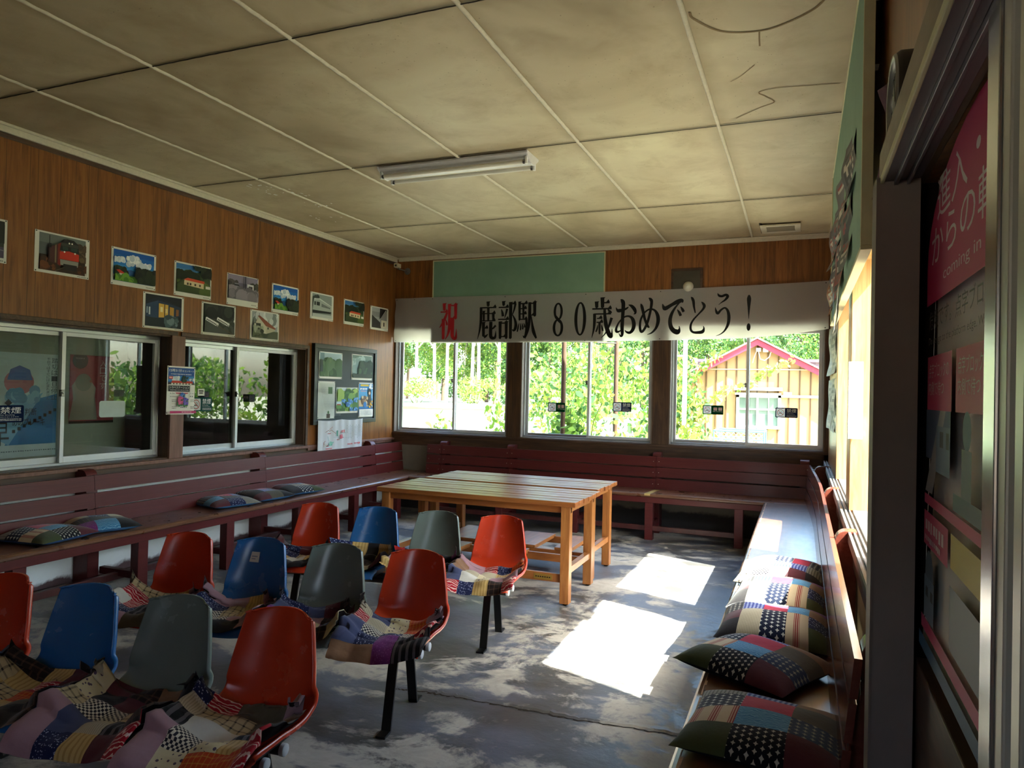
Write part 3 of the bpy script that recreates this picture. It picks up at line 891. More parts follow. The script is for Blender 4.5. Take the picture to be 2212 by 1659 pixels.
def shell_mesh():
    us = [-1, -.97, -.9, -.78, -.6, -.4, -.2, 0, .2, .4, .6, .78, .9, .97, 1]
    nv = 40
    b = MB()
    n = len(us)
    def at(i, j):
        i2 = min(max(i - 1, 0), n - 1); v = j / nv
        p = shell_point(us[i2], v)
        if i == 0 or i == n + 1:
            e = 0.002
            tv = (shell_point(us[i2], min(1, v + e)) - shell_point(us[i2], max(0, v - e))).normalized()
            nrm = Vector((1, 0, 0)).cross(tv).normalized()      # points to the sitter
            p = p - nrm * 0.020 + Vector((0.005 * us[i2], 0, 0))
        return p
    cols = n + 2
    vs = [at(i, j) for j in range(nv + 1) for i in range(cols)]
    fs = [(j * cols + i, j * cols + i + 1, (j + 1) * cols + i + 1, (j + 1) * cols + i) for j in range(nv) for i in range(cols - 1)]
    # rolled lip on the top of the back and on the front of the seat
    for j0, sg in ((nv, 1), (0, -1)):
        base = len(vs)
        for i in range(cols):
            p = Vector(vs[j0 * cols + i])
            vs.append(p + (Vector((0, 0.017, -0.003)) if sg > 0 else Vector((0, 0.002, -0.017))))
        for i in range(cols - 1):
            q = (j0 * cols + i, j0 * cols + i + 1, base + i + 1, base + i)
            fs.append(q if sg > 0 else q[::-1])
    b.idx(vs, fs, 0, True)
    return b
_shell = {}
def shell(name, mat, parent, x, label):
    if mat.name not in _shell:
        me = shell_mesh().mesh('shell_seat', mat)
        _shell[mat.name] = me
    o = bpy.data.objects.new('shell_seat', _shell[mat.name])
    COL.objects.link(o)
    o.parent = parent; o.location = (x, 0, 0)
    so = o.modifiers.new('thick', 'SOLIDIFY'); so.thickness = 0.006; so.offset = -1
    sb = o.modifiers.new('smooth', 'SUBSURF'); sb.levels = 1; sb.render_levels = 1
    o['label'] = label
    return o

SP = 0.426
TE = 0.755
def seat_row(label, mx, my, deg):
    a = math.radians(deg)
    # (mx, my): middle of the line of back tops
    ox, oy = mx + 0.22 * math.sin(a), my - 0.22 * math.cos(a)
    r = thing('beam_seating_row', label, 'seating', (ox, oy, 0), a, 'beam-mounted shell seat rows')
    cols = [(M_RED, 'orange-red moulded shell seat at the left end'), (M_BLUE, 'blue moulded shell seat'), (M_GREY, 'grey-green moulded shell seat'), (M_RED, 'orange-red moulded shell seat at the right end')]
    for k, (m, lb) in enumerate(cols):
        x = (k - 1.5) * SP
        shell('shell_seat', m, r, x, lb)
        b = MB(); b.box(x - 0.09, x + 0.09, -0.075, 0.075, 0.332, 0.352); b.box(x - 0.10, x - 0.075, -0.10, 0.10, 0.332, 0.362); b.box(x + 0.075, x + 0.10, -0.10, 0.10, 0.332, 0.362)
        b.build('bracket', M_BLACKMET, r, 0.003)
    for yy in (-0.05, 0.05):
        b = MB(); b.tube([(-TE, yy, 0.314), (TE, yy, 0.314)], 0.019, 18)
        t_ = b.build('beam_tube', plain('#3a2c26', 0.35, 0.5, 0.2), r)
        for sx in (-1, 1):
            c = MB(); c.lathe([(0.0205, -0.012), (0.0205, 0.002), (0.018, 0.004), (0, 0.004)], 18, 0, (sx * TE, yy, 0.314), 'x')
            if sx < 0:
                c.v = [(2 * (-TE) - p[0], p[1], p[2]) for p in c.v]
            c.build('end_cap', plain('#b9bcbe', 0.5, 0.4), t_)
    for sx in (-1, 1):
        x = sx * 1.5 * SP
        for sy in (-1, 1):
            b = MB()
            path = [(0.03 * sy, 0.334), (0.065 * sy, 0.330), (0.084 * sy, 0.313), (0.094 * sy, 0.284), (0.118 * sy, 0.19), (0.160 * sy, 0.006), (0.163 * sy, 0.003)]
            w2, th = 0.022, 0.006
            vs, n = [], len(path)
            for i, (yy, zz) in enumerate(path):
                p, q = path[max(0, i - 1)], path[min(n - 1, i + 1)]
                d = Vector((q[0] - p[0], q[1] - p[1])).normalized(); nn = Vector((-d.y, d.x)) * th
                vs += [(x - w2, yy + nn.x, zz + nn.y), (x + w2, yy + nn.x, zz + nn.y), (x + w2, yy - nn.x, zz - nn.y), (x - w2, yy - nn.x, zz - nn.y)]
            fs = []
            for i in range(n - 1):
                for k in range(4):
                    fs.append((4 * i + k, 4 * i + (k + 1) % 4, 4 * i + 4 + (k + 1) % 4, 4 * i + 4 + k))
            fs += [(0, 1, 2, 3)[::-1], tuple(4 * n - 4 + k for k in range(4))]
            b.idx(vs, fs, 0)
            b.box(x - w2, x + w2, min(0.160 * sy, 0.225 * sy), max(0.160 * sy, 0.225 * sy), 0.0, 0.010)
            b.build('leg', M_BLACKMET, r, 0.002, recalc=True)
    return r
ROWS = [seat_row('row of four shell seats on a beam nearest the pine tables', 2.515, -3.855, 6.7),
        seat_row('middle row of four shell seats, white sticker on its blue seat', 2.535, -4.97, 8.5),
        seat_row('front row of four shell seats, cut by the bottom of the picture', 2.568, -5.96, 5.2)]
_p = MB(); _p.box(-0.026, 0.026, -0.002, 0.0, -0.026, 0.026); _p.box(-0.016, 0.016, -0.0026, -0.002, 0.0, 0.006, 1); _p.box(-0.016, 0.006, -0.0026, -0.002, -0.012, -0.007, 1)
st = _p.build('sticker', [M_PAPER, plain('#8a93a0')], ROWS[1])
sp = shell_point(-0.30, 0.72)
st.location = (sp.x - 0.5 * SP, sp.y - 0.004, sp.z); st.rotation_euler = (math.radians(-14), 0, 0)

# ================================================================== PATCHWORK
FAB = [m_fab('grey_stripe', 'stripe', '#8d8a80', '#5a5850', 75), m_fab('navy_cross', 'cross', '#10182e', '#c9c8bd', 42), m_fab('cream_red_lines', 'bands', '#c2ad8d', '#8c2a2a', 17),
       m_fab('olive', 'plain', '#3a4026', '#4c5232', 30), m_fab('blue_dots', 'dots', '#22337e', '#a9b4d6', 62), m_fab('crimson', 'plain', '#9c1c38', '#b83450', 30),
       m_fab('sky_blue', 'swirl', '#3f7aa2', '#7aa9c4', 60), m_fab('black_squares', 'cross', '#0d0e16', '#b9b3a2', 50), m_fab('tan', 'plain', '#8a674c', '#75553f', 30),
       m_fab('grey_olive', 'plain', '#4a4438', '#585142', 30), m_fab('navy_star', 'cross', '#26324a', '#8d8b7c', 44), m_fab('burgundy', 'plain', '#4c2128', '#5a2b32', 30),
       m_fab('linen', 'stripe', '#b5aa90', '#9a9078', 150), m_fab('cream_plaid', 'plaid', '#b8a57e', '#2b2622', 34), m_fab('red_paisley', 'swirl', '#a01626', '#d8b4a8', 42),
       m_fab('navy_speckle', 'speckle', '#1a2146', '#a9b0c9', 34), m_fab('pink', 'plain', '#a5828a', '#94727b', 30), m_fab('orange_check', 'plaid', '#b8401e', '#c98a3c', 60),
       m_fab('straw', 'stripe', '#c2a468', '#a98a50', 60), m_fab('purple', 'speckle', '#6e2f6c', '#8a4a86', 30), m_fab('dark_plaid', 'plaid', '#241a18', '#5a4436', 34),
       m_fab('charcoal', 'plain', '#17161a', '#2a2729', 30), m_fab('gingham', 'check', '#d0c8b4', '#26242c', 120), m_fab('floral_cream', 'speckle', '#c9bd98', '#5a4a5a', 14),
       m_fab('black_stripe', 'stripe', '#0f0e12', '#5a5658', 30), m_fab('slate_blue', 'plain', '#4a5070', '#3f4562', 30), m_fab('red_black_check', 'check', '#9c1616', '#120d0e', 26),
       m_fab('white', 'plain', '#c9c6bc', '#bab6aa', 30)]
LAY = [[0, 4, 8], [1, 5, 9], [2, 6, 10], [3, 7, 11]]         # the bought cushions all share one layout: rows away from the sitter
LAY2 = [[24, 12, 0, 11, 19], [7, 4, 5, 6, 8], [11, 12, 1, 2, 15], [21, 12, 1, 2, 3]]
def pillow(label, x, y, z, rot, w=0.43, d=0.42, h=0.105, seed=1, layout=LAY, tilt=(0, 0), under='#10131c', group='plump patchwork cushions on the benches'):
    rr = random.Random(seed)
    ph = [rr.uniform(0, 6) for _ in range(6)]
    nu, nv = 36, 36
    nr, nc = len(layout), len(layout[0])
    def height(u, v):
        a, b = abs(2 * u - 1), abs(2 * v - 1)
        s = (max(0, 1 - a ** 3.2) ** 0.6) * (max(0, 1 - b ** 3.2) ** 0.6)
        wr = 0.05 * math.sin(9 * u + ph[0] + 4 * v) * s + 0.045 * math.sin(13 * v + ph[1] - 5 * u) * s + 0.07 * math.sin(3.2 * u + ph[2]) * math.sin(3.5 * v + ph[3]) * s
        return s, wr
    def xy(u, v):
        a, b = 2 * u - 1, 2 * v - 1
        px = a * (1 - 0.055 * (1 - b * b)) * w / 2
        py = b * (1 - 0.055 * (1 - a * a)) * d / 2
        return px, py
    def top(u, v):
        s, wr = height(u, v); px, py = xy(u, v)
        return (px, py, h * (0.30 + 0.70 * s * (1 + 0.9 * wr)) - 0.0)
    def bot(u, v):
        s, wr = height(u, v); px, py = xy(u, v)
        return (px, py, h * (0.295 - 0.295 * min(1.0, s * 1.5)) + 0.001)
    b = MB()
    def mf(i, j):
        c = min(nc - 1, int((i + 0.5) / nu * nc)); r = min(nr - 1, int((1 - (j + 0.5) / nv) * nr))
        return layout[r][c]
    b.grid(top, nu, nv, 0, True, mf, lambda i, j: (i / nu * w, j / nv * d))
    k = len(b.v)
    b.grid(bot, nu, nv, len(FAB), True)
    # wind the underside the other way
    for q in range(len(b.f) - nu * nv, len(b.f)):
        b.f[q] = b.f[q][::-1]
    o = b.build('patchwork_cushion', FAB + [plain(under, 0.9, 0.1)], None)
    o.location = (x, y, z); o.rotation_euler = (tilt[0], tilt[1], rot)
    return tag(o, label, 'cushion', group)

R = math.radians
SZ = 0.482
pillow('nearest plump patchwork cushion on the right bench, at the bottom of the picture', 4.805, -5.71, SZ, R(-6), 0.46, 0.44, 0.090, 3)
pillow('plump patchwork cushion turned cornerwise on the right bench, overhanging its front edge', 4.745, -5.145, SZ, R(-28), 0.45, 0.41, 0.100, 4)
pillow('patchwork cushion on the right bench lying just behind the cornerwise one', 4.80, -4.70, SZ, R(-3), 0.46, 0.36, 0.115, 5, LAY2, (R(6), 0))
pillow('sunlit patchwork cushion on the right bench, second from the far end', 4.81, -4.24, SZ, R(-7), 0.45, 0.38, 0.125, 6, LAY2, (R(7), 0))
pillow('farthest plump patchwork cushion on the right bench, with paler patches on its left', 4.81, -3.74, SZ, R(-8), 0.45, 0.42, 0.125, 7, [[8, 12, 4, 6, 16], [23, 27, 1, 5, 1], [12, 27, 4, 4, 0], [13, 22, 16, 11, 21]], (R(4), 0))  # paler fabrics mostly in the left columns of the layout
pillow('patchwork cushion at the left picture edge on the left bench, olive corner forward', 0.355, -4.79, SZ, R(98), 0.44, 0.42, 0.085, 8, LAY, (0, 0), '#3f5c86')
pillow('patchwork cushion on the left bench lying just behind the leftmost one', 0.335, -4.40, SZ, R(70), 0.43, 0.42, 0.085, 9, [[3, 2, 1], [12, 15, 12], [20, 21, 9], [19, 6, 21]], (0, 0), '#4a78a8')
pillow('patchwork cushion on the left bench, nearest of the three in a line', 0.33, -3.21, SZ, R(75), 0.43, 0.42, 0.08, 10, [[9, 0, 1], [10, 5, 4], [6, 24, 15], [11, 15, 0]], (0, 0), '#4a78a8')
pillow('middle patchwork cushion of three in a line on the left bench', 0.34, -2.77, SZ, R(84), 0.43, 0.42, 0.085, 11, [[1, 6, 4], [20, 5, 15], [21, 4, 11], [11, 9, 21]], (0, 0), '#4a78a8')
pillow('farthest patchwork cushion on the left bench, with pale stripes at its far end', 0.335, -2.32, SZ, R(80), 0.43, 0.42, 0.08, 12, [[16, 4, 5], [11, 15, 6], [21, 0, 2], [21, 1, 3]], (0, 0), '#4a78a8')

# thin quilted pads slumped in the shell seats
def pad(label, row, k, seed, w=0.44, sx=0.0, sy=0.0, spin=0.0, lift=1.0, lay=None, ll=0.42):
    w *= 0.93
    rr = random.Random(seed)
    N = 5
    lay = lay or [[rr.choice([9, 12, 13, 14, 15, 16, 17, 18, 19, 20, 21, 22, 23, 24, 25, 11, 2, 27, 8, 0]) for _ in range(N)] for _ in range(N)]
    ph = [rr.uniform(0, 6) for _ in range(8)]
    # path over the seat from the front edge up the back
    path = [(-0.31, 0.330), (-0.268, 0.368), (-0.232, 0.394), (-0.19, 0.400), (-0.10, 0.383), (0.0, 0.374), (0.062, 0.380), (0.108, 0.406), (0.138, 0.452), (0.152, 0.51), (0.162, 0.56)]
    acc = [0.0]
    for p, q in zip(path, path[1:]):
        acc.append(acc[-1] + math.hypot(q[0] - p[0], q[1] - p[1]))
    def along(s):
        s = min(max(s, 0), acc[-1] - 1e-6)
        for i in range(len(acc) - 1):
            if s <= acc[i + 1]:
                f = (s - acc[i]) / (acc[i + 1] - acc[i])
                y = path[i][0] + f * (path[i + 1][0] - path[i][0]); z = path[i][1] + f * (path[i + 1][1] - path[i][1])
                d = Vector((path[i + 1][0] - path[i][0], path[i + 1][1] - path[i][1])).normalized()
                return y, z, (-d.y, d.x)
    s0 = rr.uniform(0.02, 0.05) + sy
    ca, sa = math.cos(spin), math.sin(spin)
    nu = nv = 40
    def puff(u, v):
        cu = abs(math.sin(PI * N * u)); cv = abs(math.sin(PI * N * v))
        edge = min(1, 14 * min(u, 1 - u, v, 1 - v))
        return (0.55 + 0.45 * (cu * cv) ** 0.5) * edge ** 0.6
    def P(u, v, side):
        a, b = (u - 0.5) * w, (v - 0.5) * ll
        a, b = a * ca - b * sa, a * sa + b * ca
        s = s0 + ll / 2 + b
        over = max(0.0, -s)
        y, z, nn = along(s)
        if over > 0: z -= over * 0.8; y -= over * 0.35
        x = a + sx
        q = abs(x) / 0.180
        inseat = 1.0 if -0.2 < y < 0.15 else 0.5
        up = 0.058 * min(1.15, q) ** 2.6 * inseat                     # follows the rolled sides
        corner = (abs(2 * u - 1) ** 4) * (abs(2 * v - 1) ** 4)
        up += lift * corner * (0.075 if v > 0.5 else 0.03) * (1 if q < 1.0 else 0.7)
        wrk = 0.011 * math.sin(7 * u + ph[0] + 3 * v) * math.sin(6 * v + ph[1]) + 0.008 * math.sin(15 * u - 9 * v + ph[2]) + 0.005 * math.sin(24 * v + ph[3] + 6 * u)
        up += max(wrk, -0.006) + 0.008
        th = 0.014 * puff(u, v)
        fwd = 0.045 * min(1.2, q) ** 2.3 if z > 0.42 else 0.0
        k2 = up + (th if side > 0 else -0.001)
        return (max(-0.211, min(0.211, x)) , y + nn[0] * k2 - fwd, z + nn[1] * k2 + (0.02 * corner * lift if v > 0.5 else 0))
    b = MB()
    b.grid(lambda u, v: P(u, v, 1), nu, nv, 0, True, lambda i, j: lay[min(N - 1, int((j + .5) / nv * N))][min(N - 1, int((i + .5) / nu * N))], lambda i, j: (i / nu * w, j / nv * ll))
    n0 = len(b.f)
    b.grid(lambda u, v: P(u, v, -1), nu, nv, len(FAB), True)
    for q in range(n0, len(b.f)): b.f[q] = b.f[q][::-1]
    o = b.build('seat_pad', FAB + [plain('#1b1416', 0.9, 0.1)], None)
    rt = ROWS[row]
    x = (k - 1.5) * SP
    a = rt.rotation_euler.z
    o.location = (rt.location.x + x * math.cos(a), rt.location.y + x * math.sin(a), 0.0)
    o.rotation_euler = (0, 0, a)
    return tag(o, label, 'cushion', 'thin patchwork pads in the shell seats')
rows3 = ['the row by the tables', 'the middle row', 'the front row']
cols4 = ['left red seat', 'blue seat', 'grey-green seat', 'right red seat']
# row 0 = by the tables
pad('thin patchwork pad in the left red seat of the row by the tables', 0, 0, 21, 0.44, -0.02, 0.035, 0.12, 1.0, [[17, 17, 21, 21, 21], [16, 27, 27, 20, 11], [14, 18, 27, 18, 16], [15, 15, 13, 18, 16], [11, 15, 11, 11, 16]])
pad('thin patchwork pad in the blue seat of the row by the tables', 0, 1, 22, 0.46, 0.0, 0.08, 0.0, 1.5, [[20, 18, 18, 27, 11], [20, 20, 18, 14, 11], [24, 20, 20, 20, 14], [15, 18, 21, 18, 23], [15, 18, 21, 18, 23]])
pad('thin pad with red and black checks in the grey seat by the tables', 0, 2, 23, 0.45, 0.0, 0.07, -0.06, 1.5, [[18, 16, 16, 8, 16], [16, 27, 16, 15, 18], [20, 18, 21, 15, 8], [26, 22, 21, 19, 19], [26, 26, 21, 21, 19]])
pad('thin patchwork pad in the right red seat of the row by the tables', 0, 3, 24, 0.46, -0.01, 0.0, 0.10, 1.0, [[14, 15, 18, 20, 14], [25, 27, 23, 16, 16], [8, 12, 23, 12, 18], [8, 16, 12, 18, 17], [16, 16, 14, 15, 17]])
pad('thin patchwork pad in the left red seat of the middle row, plaid corner up', 1, 0, 25, 0.45, -0.02, 0.02, 0.15, 1.0, [[16, 16, 9, 9, 21], [16, 15, 24, 9, 20], [27, 14, 24, 18, 20], [14, 14, 13, 20, 11], [13, 13, 13, 18, 16]])
pad('thin patchwork pad in the blue seat of the middle row', 1, 1, 26, 0.45, -0.02, 0.02, 0.2, 1.2, [[14, 21, 21, 21, 16], [11, 22, 22, 16, 16], [15, 22, 13, 18, 21], [15, 15, 13, 18, 20], [16, 16, 16, 18, 16]])
pad('thin patchwork pad in the grey-green seat of the middle row', 1, 2, 27, 0.44, -0.01, 0.01, 0.25, 1.3, [[27, 12, 18, 20, 23], [12, 19, 27, 15, 20], [19, 16, 23, 19, 21], [25, 19, 16, 20, 11], [15, 15, 25, 11, 20]])
pad('thin patchwork pad in the right red seat of the middle row', 1, 3, 28, 0.47, -0.01, -0.01, 0.15, 1.2, [[8, 8, 19, 24, 24], [25, 15, 19, 24, 14], [25, 22, 15, 22, 14], [14, 12, 23, 17, 25], [12, 25, 23, 17, 16]])
pad('thin patchwork pad in the left red seat of the front row', 2, 0, 29, 0.45, 0.0, 0.0, 0.1, 1.0)
pad('thin patchwork pad in the blue seat of the front row, plaid and dark red', 2, 1, 30, 0.47, -0.01, 0.0, 0.12, 1.0, [[12, 25, 21, 21, 20], [22, 22, 18, 9, 15], [18, 13, 17, 8, 20], [13, 18, 14, 11, 20], [20, 20, 18, 11, 20]])
pad('thin pad with a cream floral patch in the grey-green front-row seat', 2, 2, 31, 0.47, -0.01, 0.0, 0.12, 1.0, [[16, 15, 18, 11, 14], [16, 25, 12, 24, 20], [13, 22, 22, 13, 14], [23, 21, 11, 13, 14], [23, 11, 20, 8, 21]])
pad('thin patchwork pad in the right red seat of the front row', 2, 3, 32, 0.48, -0.01, -0.01, 0.14, 1.2, [[16, 23, 17, 17, 14], [16, 22, 23, 18, 21], [24, 27, 27, 24, 20], [12, 13, 13, 9, 8], [15, 14, 9, 9, 16]])

# ================================================================== FLAT PRINTED THINGS
class Pic:
    """a flat print: layered colour shapes on a sheet, unit coordinates 0..1"""
    def __init__(s, w, h):
        s.w, s.h, s.b, s.mats, s.k = w, h, MB(), [], 0
        s.y = 0.0
    def mi(s, c):
        m = ink(c) if isinstance(c, str) else c
        if m not in s.mats: s.mats.append(m)
        return s.mats.index(m)
    def step(s):
        s.y -= 0.00012
        return s.y
    def poly(s, c, pts):
        for ax, lim, sg in ((0, 0.0, 1), (0, 1.0, -1), (1, 0.0, 1), (1, 1.0, -1)):      # keep the ink on the sheet
            out = []
            for a, b in zip(pts, pts[1:] + pts[:1]):
                da, db = (a[ax] - lim) * sg, (b[ax] - lim) * sg
                if da >= 0: out.append(a)
                if (da < 0) != (db < 0):
                    f = da / (da - db); out.append((a[0] + (b[0] - a[0]) * f, a[1] + (b[1] - a[1]) * f))
            pts = out
            if len(pts) < 3: return s
        y = s.step()
        s.b.face([(u * s.w, y, v * s.h) for u, v in pts], s.mi(c)); return s
    def rect(s, c, u0, v0, u1, v1):
        return s.poly(c, [(u0, v0), (u1, v0), (u1, v1), (u0, v1)])
    def disc(s, c, u, v, r, n=16, ry=None):
        ry = ry if ry is not None else r * s.w / s.h
        return s.poly(c, [(u + r * math.cos(2 * PI * k / n), v + ry * math.sin(2 * PI * k / n)) for k in range(n)])
    def blob(s, c, u, v, r, n, seed, sq=0.6):
        rr = random.Random(seed)
        for _ in range(n):
            s.disc(c if isinstance(c, str) else rr.choice(c), u + rr.uniform(-r, r), v + rr.uniform(-r, r) * sq, rr.uniform(.18, .45) * r, 9)
        return s
    def line(s, c, p, q, t):
        d = Vector((q[0] - p[0], q[1] - p[1])); n = Vector((-d.y, d.x)).normalized() * t / 2
        return s.poly(c, [(p[0] + n.x, p[1] + n.y), (p[0] - n.x, p[1] - n.y), (q[0] - n.x, q[1] - n.y), (q[0] + n.x, q[1] + n.y)])
    def text(s, c, t, u0, v0, u1, v1):
        y = s.step()
        put_text(s.b, t, u0 * s.w, v0 * s.h, u1 * s.w, v1 * s.h, y, s.mi(c)); return s
    def vtext(s, c, t, u0, u1, vt, vb):
        y = s.step()
        put_vtext(s.b, t, u0 * s.w, u1 * s.w, vt * s.h, vb * s.h, y, s.mi(c)); return s
    def marks(s, c, u0, v, u1, n, t=0.012, seed=1):
        rr = random.Random(seed)
        d = (u1 - u0) / n
        for k in range(n):
            s.rect(c, u0 + k * d, v - t / 2 * rr.uniform(.5, 1), u0 + (k + rr.uniform(.5, .85)) * d, v + t / 2)
        return s
    def build(s, name, parent, x=0.0, y=0.0, z=0.0):
        # one material slot per ink
        o = s.b.build(name, s.mats, parent)
        o.location = (x, y, z)
        return o

def sheet(name, label, cat, loc, rotz, w, h, group=None, mat=None, pins=True, curl=0.0, th=0.0012, pincol='#3a3a38', roll=0.0):
    b = MB()
    def f(u, v, side):
        return (u * w, -th * side - curl * (0.5 - v if v < 0.5 else 0) ** 2 * 4, v * h)
    n = 10 if curl else 1
    b.grid(lambda u, v: f(u, v, 1), 1, n, 0, False); k = len(b.f)
    b.grid(lambda u, v: f(u, v, 0), 1, n, 0, False)
    for q in range(k, len(b.f)): b.f[q] = b.f[q][::-1]
    b.idx([f(0, 0, 0), f(0, 0, 1), f(0, 1, 1), f(0, 1, 0), f(1, 0, 0), f(1, 0, 1), f(1, 1, 1), f(1, 1, 0)], [(0, 1, 2, 3), (7, 6, 5, 4), (0, 4, 5, 1), (3, 2, 6, 7)], 0)
    o = b.build(name, mat or M_PAPER, None)
    o.location = loc; o.rotation_euler = (0, roll, rotz)
    tag(o, label, cat, group)
    if pins:
        for u, v in ((0.025, 0.975), (0.975, 0.975), (0.025, 0.03), (0.975, 0.03)):
            p = MB(); p.lathe([(0.0, -0.004), (0.0035, -0.0035), (0.0045, -0.001), (0.0045, 0)], 10, 0, (u * w, -th, v * h), 'y')
            p.build('pin', ink(pincol), o)
    return o

PW, PH = 0.405, 0.288
def photo(label, y, z, draw, top=0.05, side=0.045, bot=0.115, cap=(0.78, 0.95), roll=0.0):
    o = sheet('photo_print', label, 'photo', (0.0015, y, z), LEFT, PW, PH, 'mounted photographs of the railway on the left wall', roll=roll)
    p = Pic(PW * (1 - 2 * side), PH * (1 - top - bot))
    draw(p)
    p.build('picture', o, PW * side, -0.0014, PH * bot)
    c = Pic(PW, PH); c.marks('#55524c', cap[0], bot * 0.42, cap[1], 7, 0.022, 3)
    c.build('caption', o, 0, -0.0013, 0)
    return o
def d_sky(p):
    for k, c in enumerate(('#5aa6d8', '#3a90d0', '#1f78c4', '#1464b4', '#0f55a4')): p.rect(c, 0, 0.2 + k * 0.16, 1, 1)
    p.poly('#27568a', [(0.05, 0.3), (0.25, 0.36), (0.42, 0.41), (0.6, 0.36), (0.85, 0.3), (1, 0.3), (1, 0), (0, 0)])
    p.blob(['#e8ecf0', '#d4dce4', '#f4f6f8', '#c0ccd8'], 0.48, 0.70, 0.16, 44, 5, 0.7); p.blob(['#e4e8ee', '#ccd6e0'], 0.72, 0.58, 0.16, 34, 6, 0.55); p.blob(['#dbe3ea', '#c6d2de'], 0.12, 0.68, 0.13, 24, 8, 0.3)
    p.rect('#3f6a22', 0, 0, 1, 0.2); p.blob(['#16240f', '#1d2f14', '#0e170a'], 0.12, 0.33, 0.16, 30, 3, 0.4)
    p.poly('#0f150c', [(0.55, 0.0), (0.55, 0.14), (0.68, 0.30), (0.85, 0.42), (1, 0.5), (1, 0)]); p.blob(['#1a2612', '#0d130a', '#222f18'], 0.78, 0.25, 0.22, 50, 9, 0.8)
    p.rect('#d8d0bc', 0.10, 0.17, 0.24, 0.26); p.poly('#b8321f', [(0.02, 0.33), (0.10, 0.35), (0.26, 0.24), (0.10, 0.24)]); p.blob(['#6a9a30', '#4a7a24'], 0.2, 0.08, 0.2, 26, 12, 0.35)
def d_red(p):
    for k, c in enumerate(('#8fb0c8', '#6f9cc2', '#4f86b6', '#3a74aa')): p.rect(c, 0, 0.3 + k * 0.18, 1, 1)
    p.rect('#26341c', 0, 0, 1, 0.46); p.blob(['#2c3a20', '#1d2914', '#38482a'], 0.5, 0.47, 0.5, 60, 4, 0.12)
    p.rect('#3c4a20', 0, 0, 1, 0.26); p.blob(['#4f6026', '#33421a'], 0.5, 0.12, 0.5, 50, 7, 0.2)
    p.poly('#d9c49c', [(0.2, 0.27), (0.78, 0.22), (0.78, 0.42), (0.2, 0.44)]); p.poly('#c8441f', [(0.17, 0.44), (0.3, 0.53), (0.8, 0.5), (0.8, 0.41)])
    for u in (0.28, 0.36, 0.5, 0.64): p.rect('#3a2c22', u, 0.28, u + 0.05, 0.36)
    p.rect('#ddd8cc', 0.84, 0.24, 0.98, 0.34); p.line('#222', (0.1, 0.4), (0.1, 0.66), 0.008); p.line('#222', (0.2, 0.4), (0.2, 0.64), 0.008)
    p.blob(['#14200f', '#1e2c16', '#0e160a'], 0.86, 0.80, 0.17, 60, 2, 0.8); p.blob(['#14200f', '#1e2c16'], 0.62, 0.92, 0.12, 24, 14, 0.4)
def d_train(p):
    p.rect('#59605f', 0, 0, 1, 1); p.rect('#6d746f', 0, 0.75, 1, 1); p.rect('#3a281a', 0, 0, 1, 0.42)
    p.blob(['#5a4430', '#6e5a40', '#4a3a2a'], 0.88, 0.62, 0.16, 60, 3, 1.2); p.blob(['#5c3216', '#6e3c1a', '#402412'], 0.15, 0.15, 0.18, 40, 4, 0.7); p.blob(['#5c3216', '#402412'], 0.92, 0.12, 0.14, 26, 5, 0.7)
    p.poly('#4a2420', [(0.16, 0.25), (0.4, 0.18), (0.4, 0.78), (0.16, 0.62)]); p.poly('#7a6a50', [(0.30, 0.24), (0.33, 0.23), (0.33, 0.75), (0.30, 0.73)])
    p.poly('#7a2418', [(0.36, 0.2), (0.43, 0.16), (0.43, 0.82), (0.36, 0.76)])
    p.poly('#23221e', [(0.40, 0.60), (0.82, 0.60), (0.80, 0.84), (0.70, 0.93), (0.55, 0.94), (0.43, 0.84)]); p.poly('#3e3f38', [(0.43, 0.73), (0.80, 0.73), (0.80, 0.82), (0.43, 0.82)])
    p.rect('#2f4038', 0.46, 0.62, 0.58, 0.72); p.rect('#2f4038', 0.64, 0.62, 0.78, 0.72)
    p.poly('#c22f1a', [(0.40, 0.36), (0.82, 0.36), (0.82, 0.56), (0.60, 0.61), (0.40, 0.56)]); p.poly('#8f8d84', [(0.42, 0.2), (0.80, 0.2), (0.81, 0.35), (0.41, 0.35)]); p.rect('#24201c', 0.48, 0.08, 0.78, 0.24)
    for u, v in ((0.50, 0.57), (0.73, 0.57), (0.60, 0.83), (0.66, 0.83)): p.disc('#f2ecd8', u, v, 0.018, 10)
    p.line('#1a1a1a', (0.18, 0.3), (0.18, 0.95), 0.014); p.rect('#15191a', 0.17, 0.62, 0.22, 0.74); p.line('#6a5a48', (0.3, 0.0), (0.5, 0.14), 0.012)
def d_platform(p):
    p.rect('#6d6478', 0, 0, 1, 1); p.rect('#8a8096', 0, 0.7, 1, 1); p.rect('#5a5258', 0, 0, 1, 0.42); p.blob(['#4c4648', '#57504f', '#433d40'], 0.15, 0.58, 0.18, 30, 3, 0.6); p.blob(['#4c4a44', '#3c3a38'], 0.88, 0.6, 0.14, 30, 5, 0.9)
    p.rect('#cfcdd0', 0.62, 0.4, 0.84, 0.7); p.rect('#3c3a42', 0.67, 0.42, 0.80, 0.62); p.rect('#8a8894', 0.2, 0.42, 0.34, 0.66); p.rect('#33313a', 0.2, 0.55, 0.34, 0.62)
    p.line('#b4aeb8', (0.0, 0.16), (0.4, 0.42), 0.03); p.line('#8a8490', (0.35, 0.3), (0.9, 0.12), 0.02); p.line('#24222a', (0.56, 0.3), (0.56, 1.0), 0.022); p.line('#24222a', (0.5, 0.4), (0.5, 1.0), 0.014)
    p.line('#dad6d8', (0.58, 0.1), (0.59, 0.45), 0.014); p.blob(['#7e747c', '#6a626a', '#8c828a'], 0.5, 0.15, 0.45, 60, 8, 0.3)
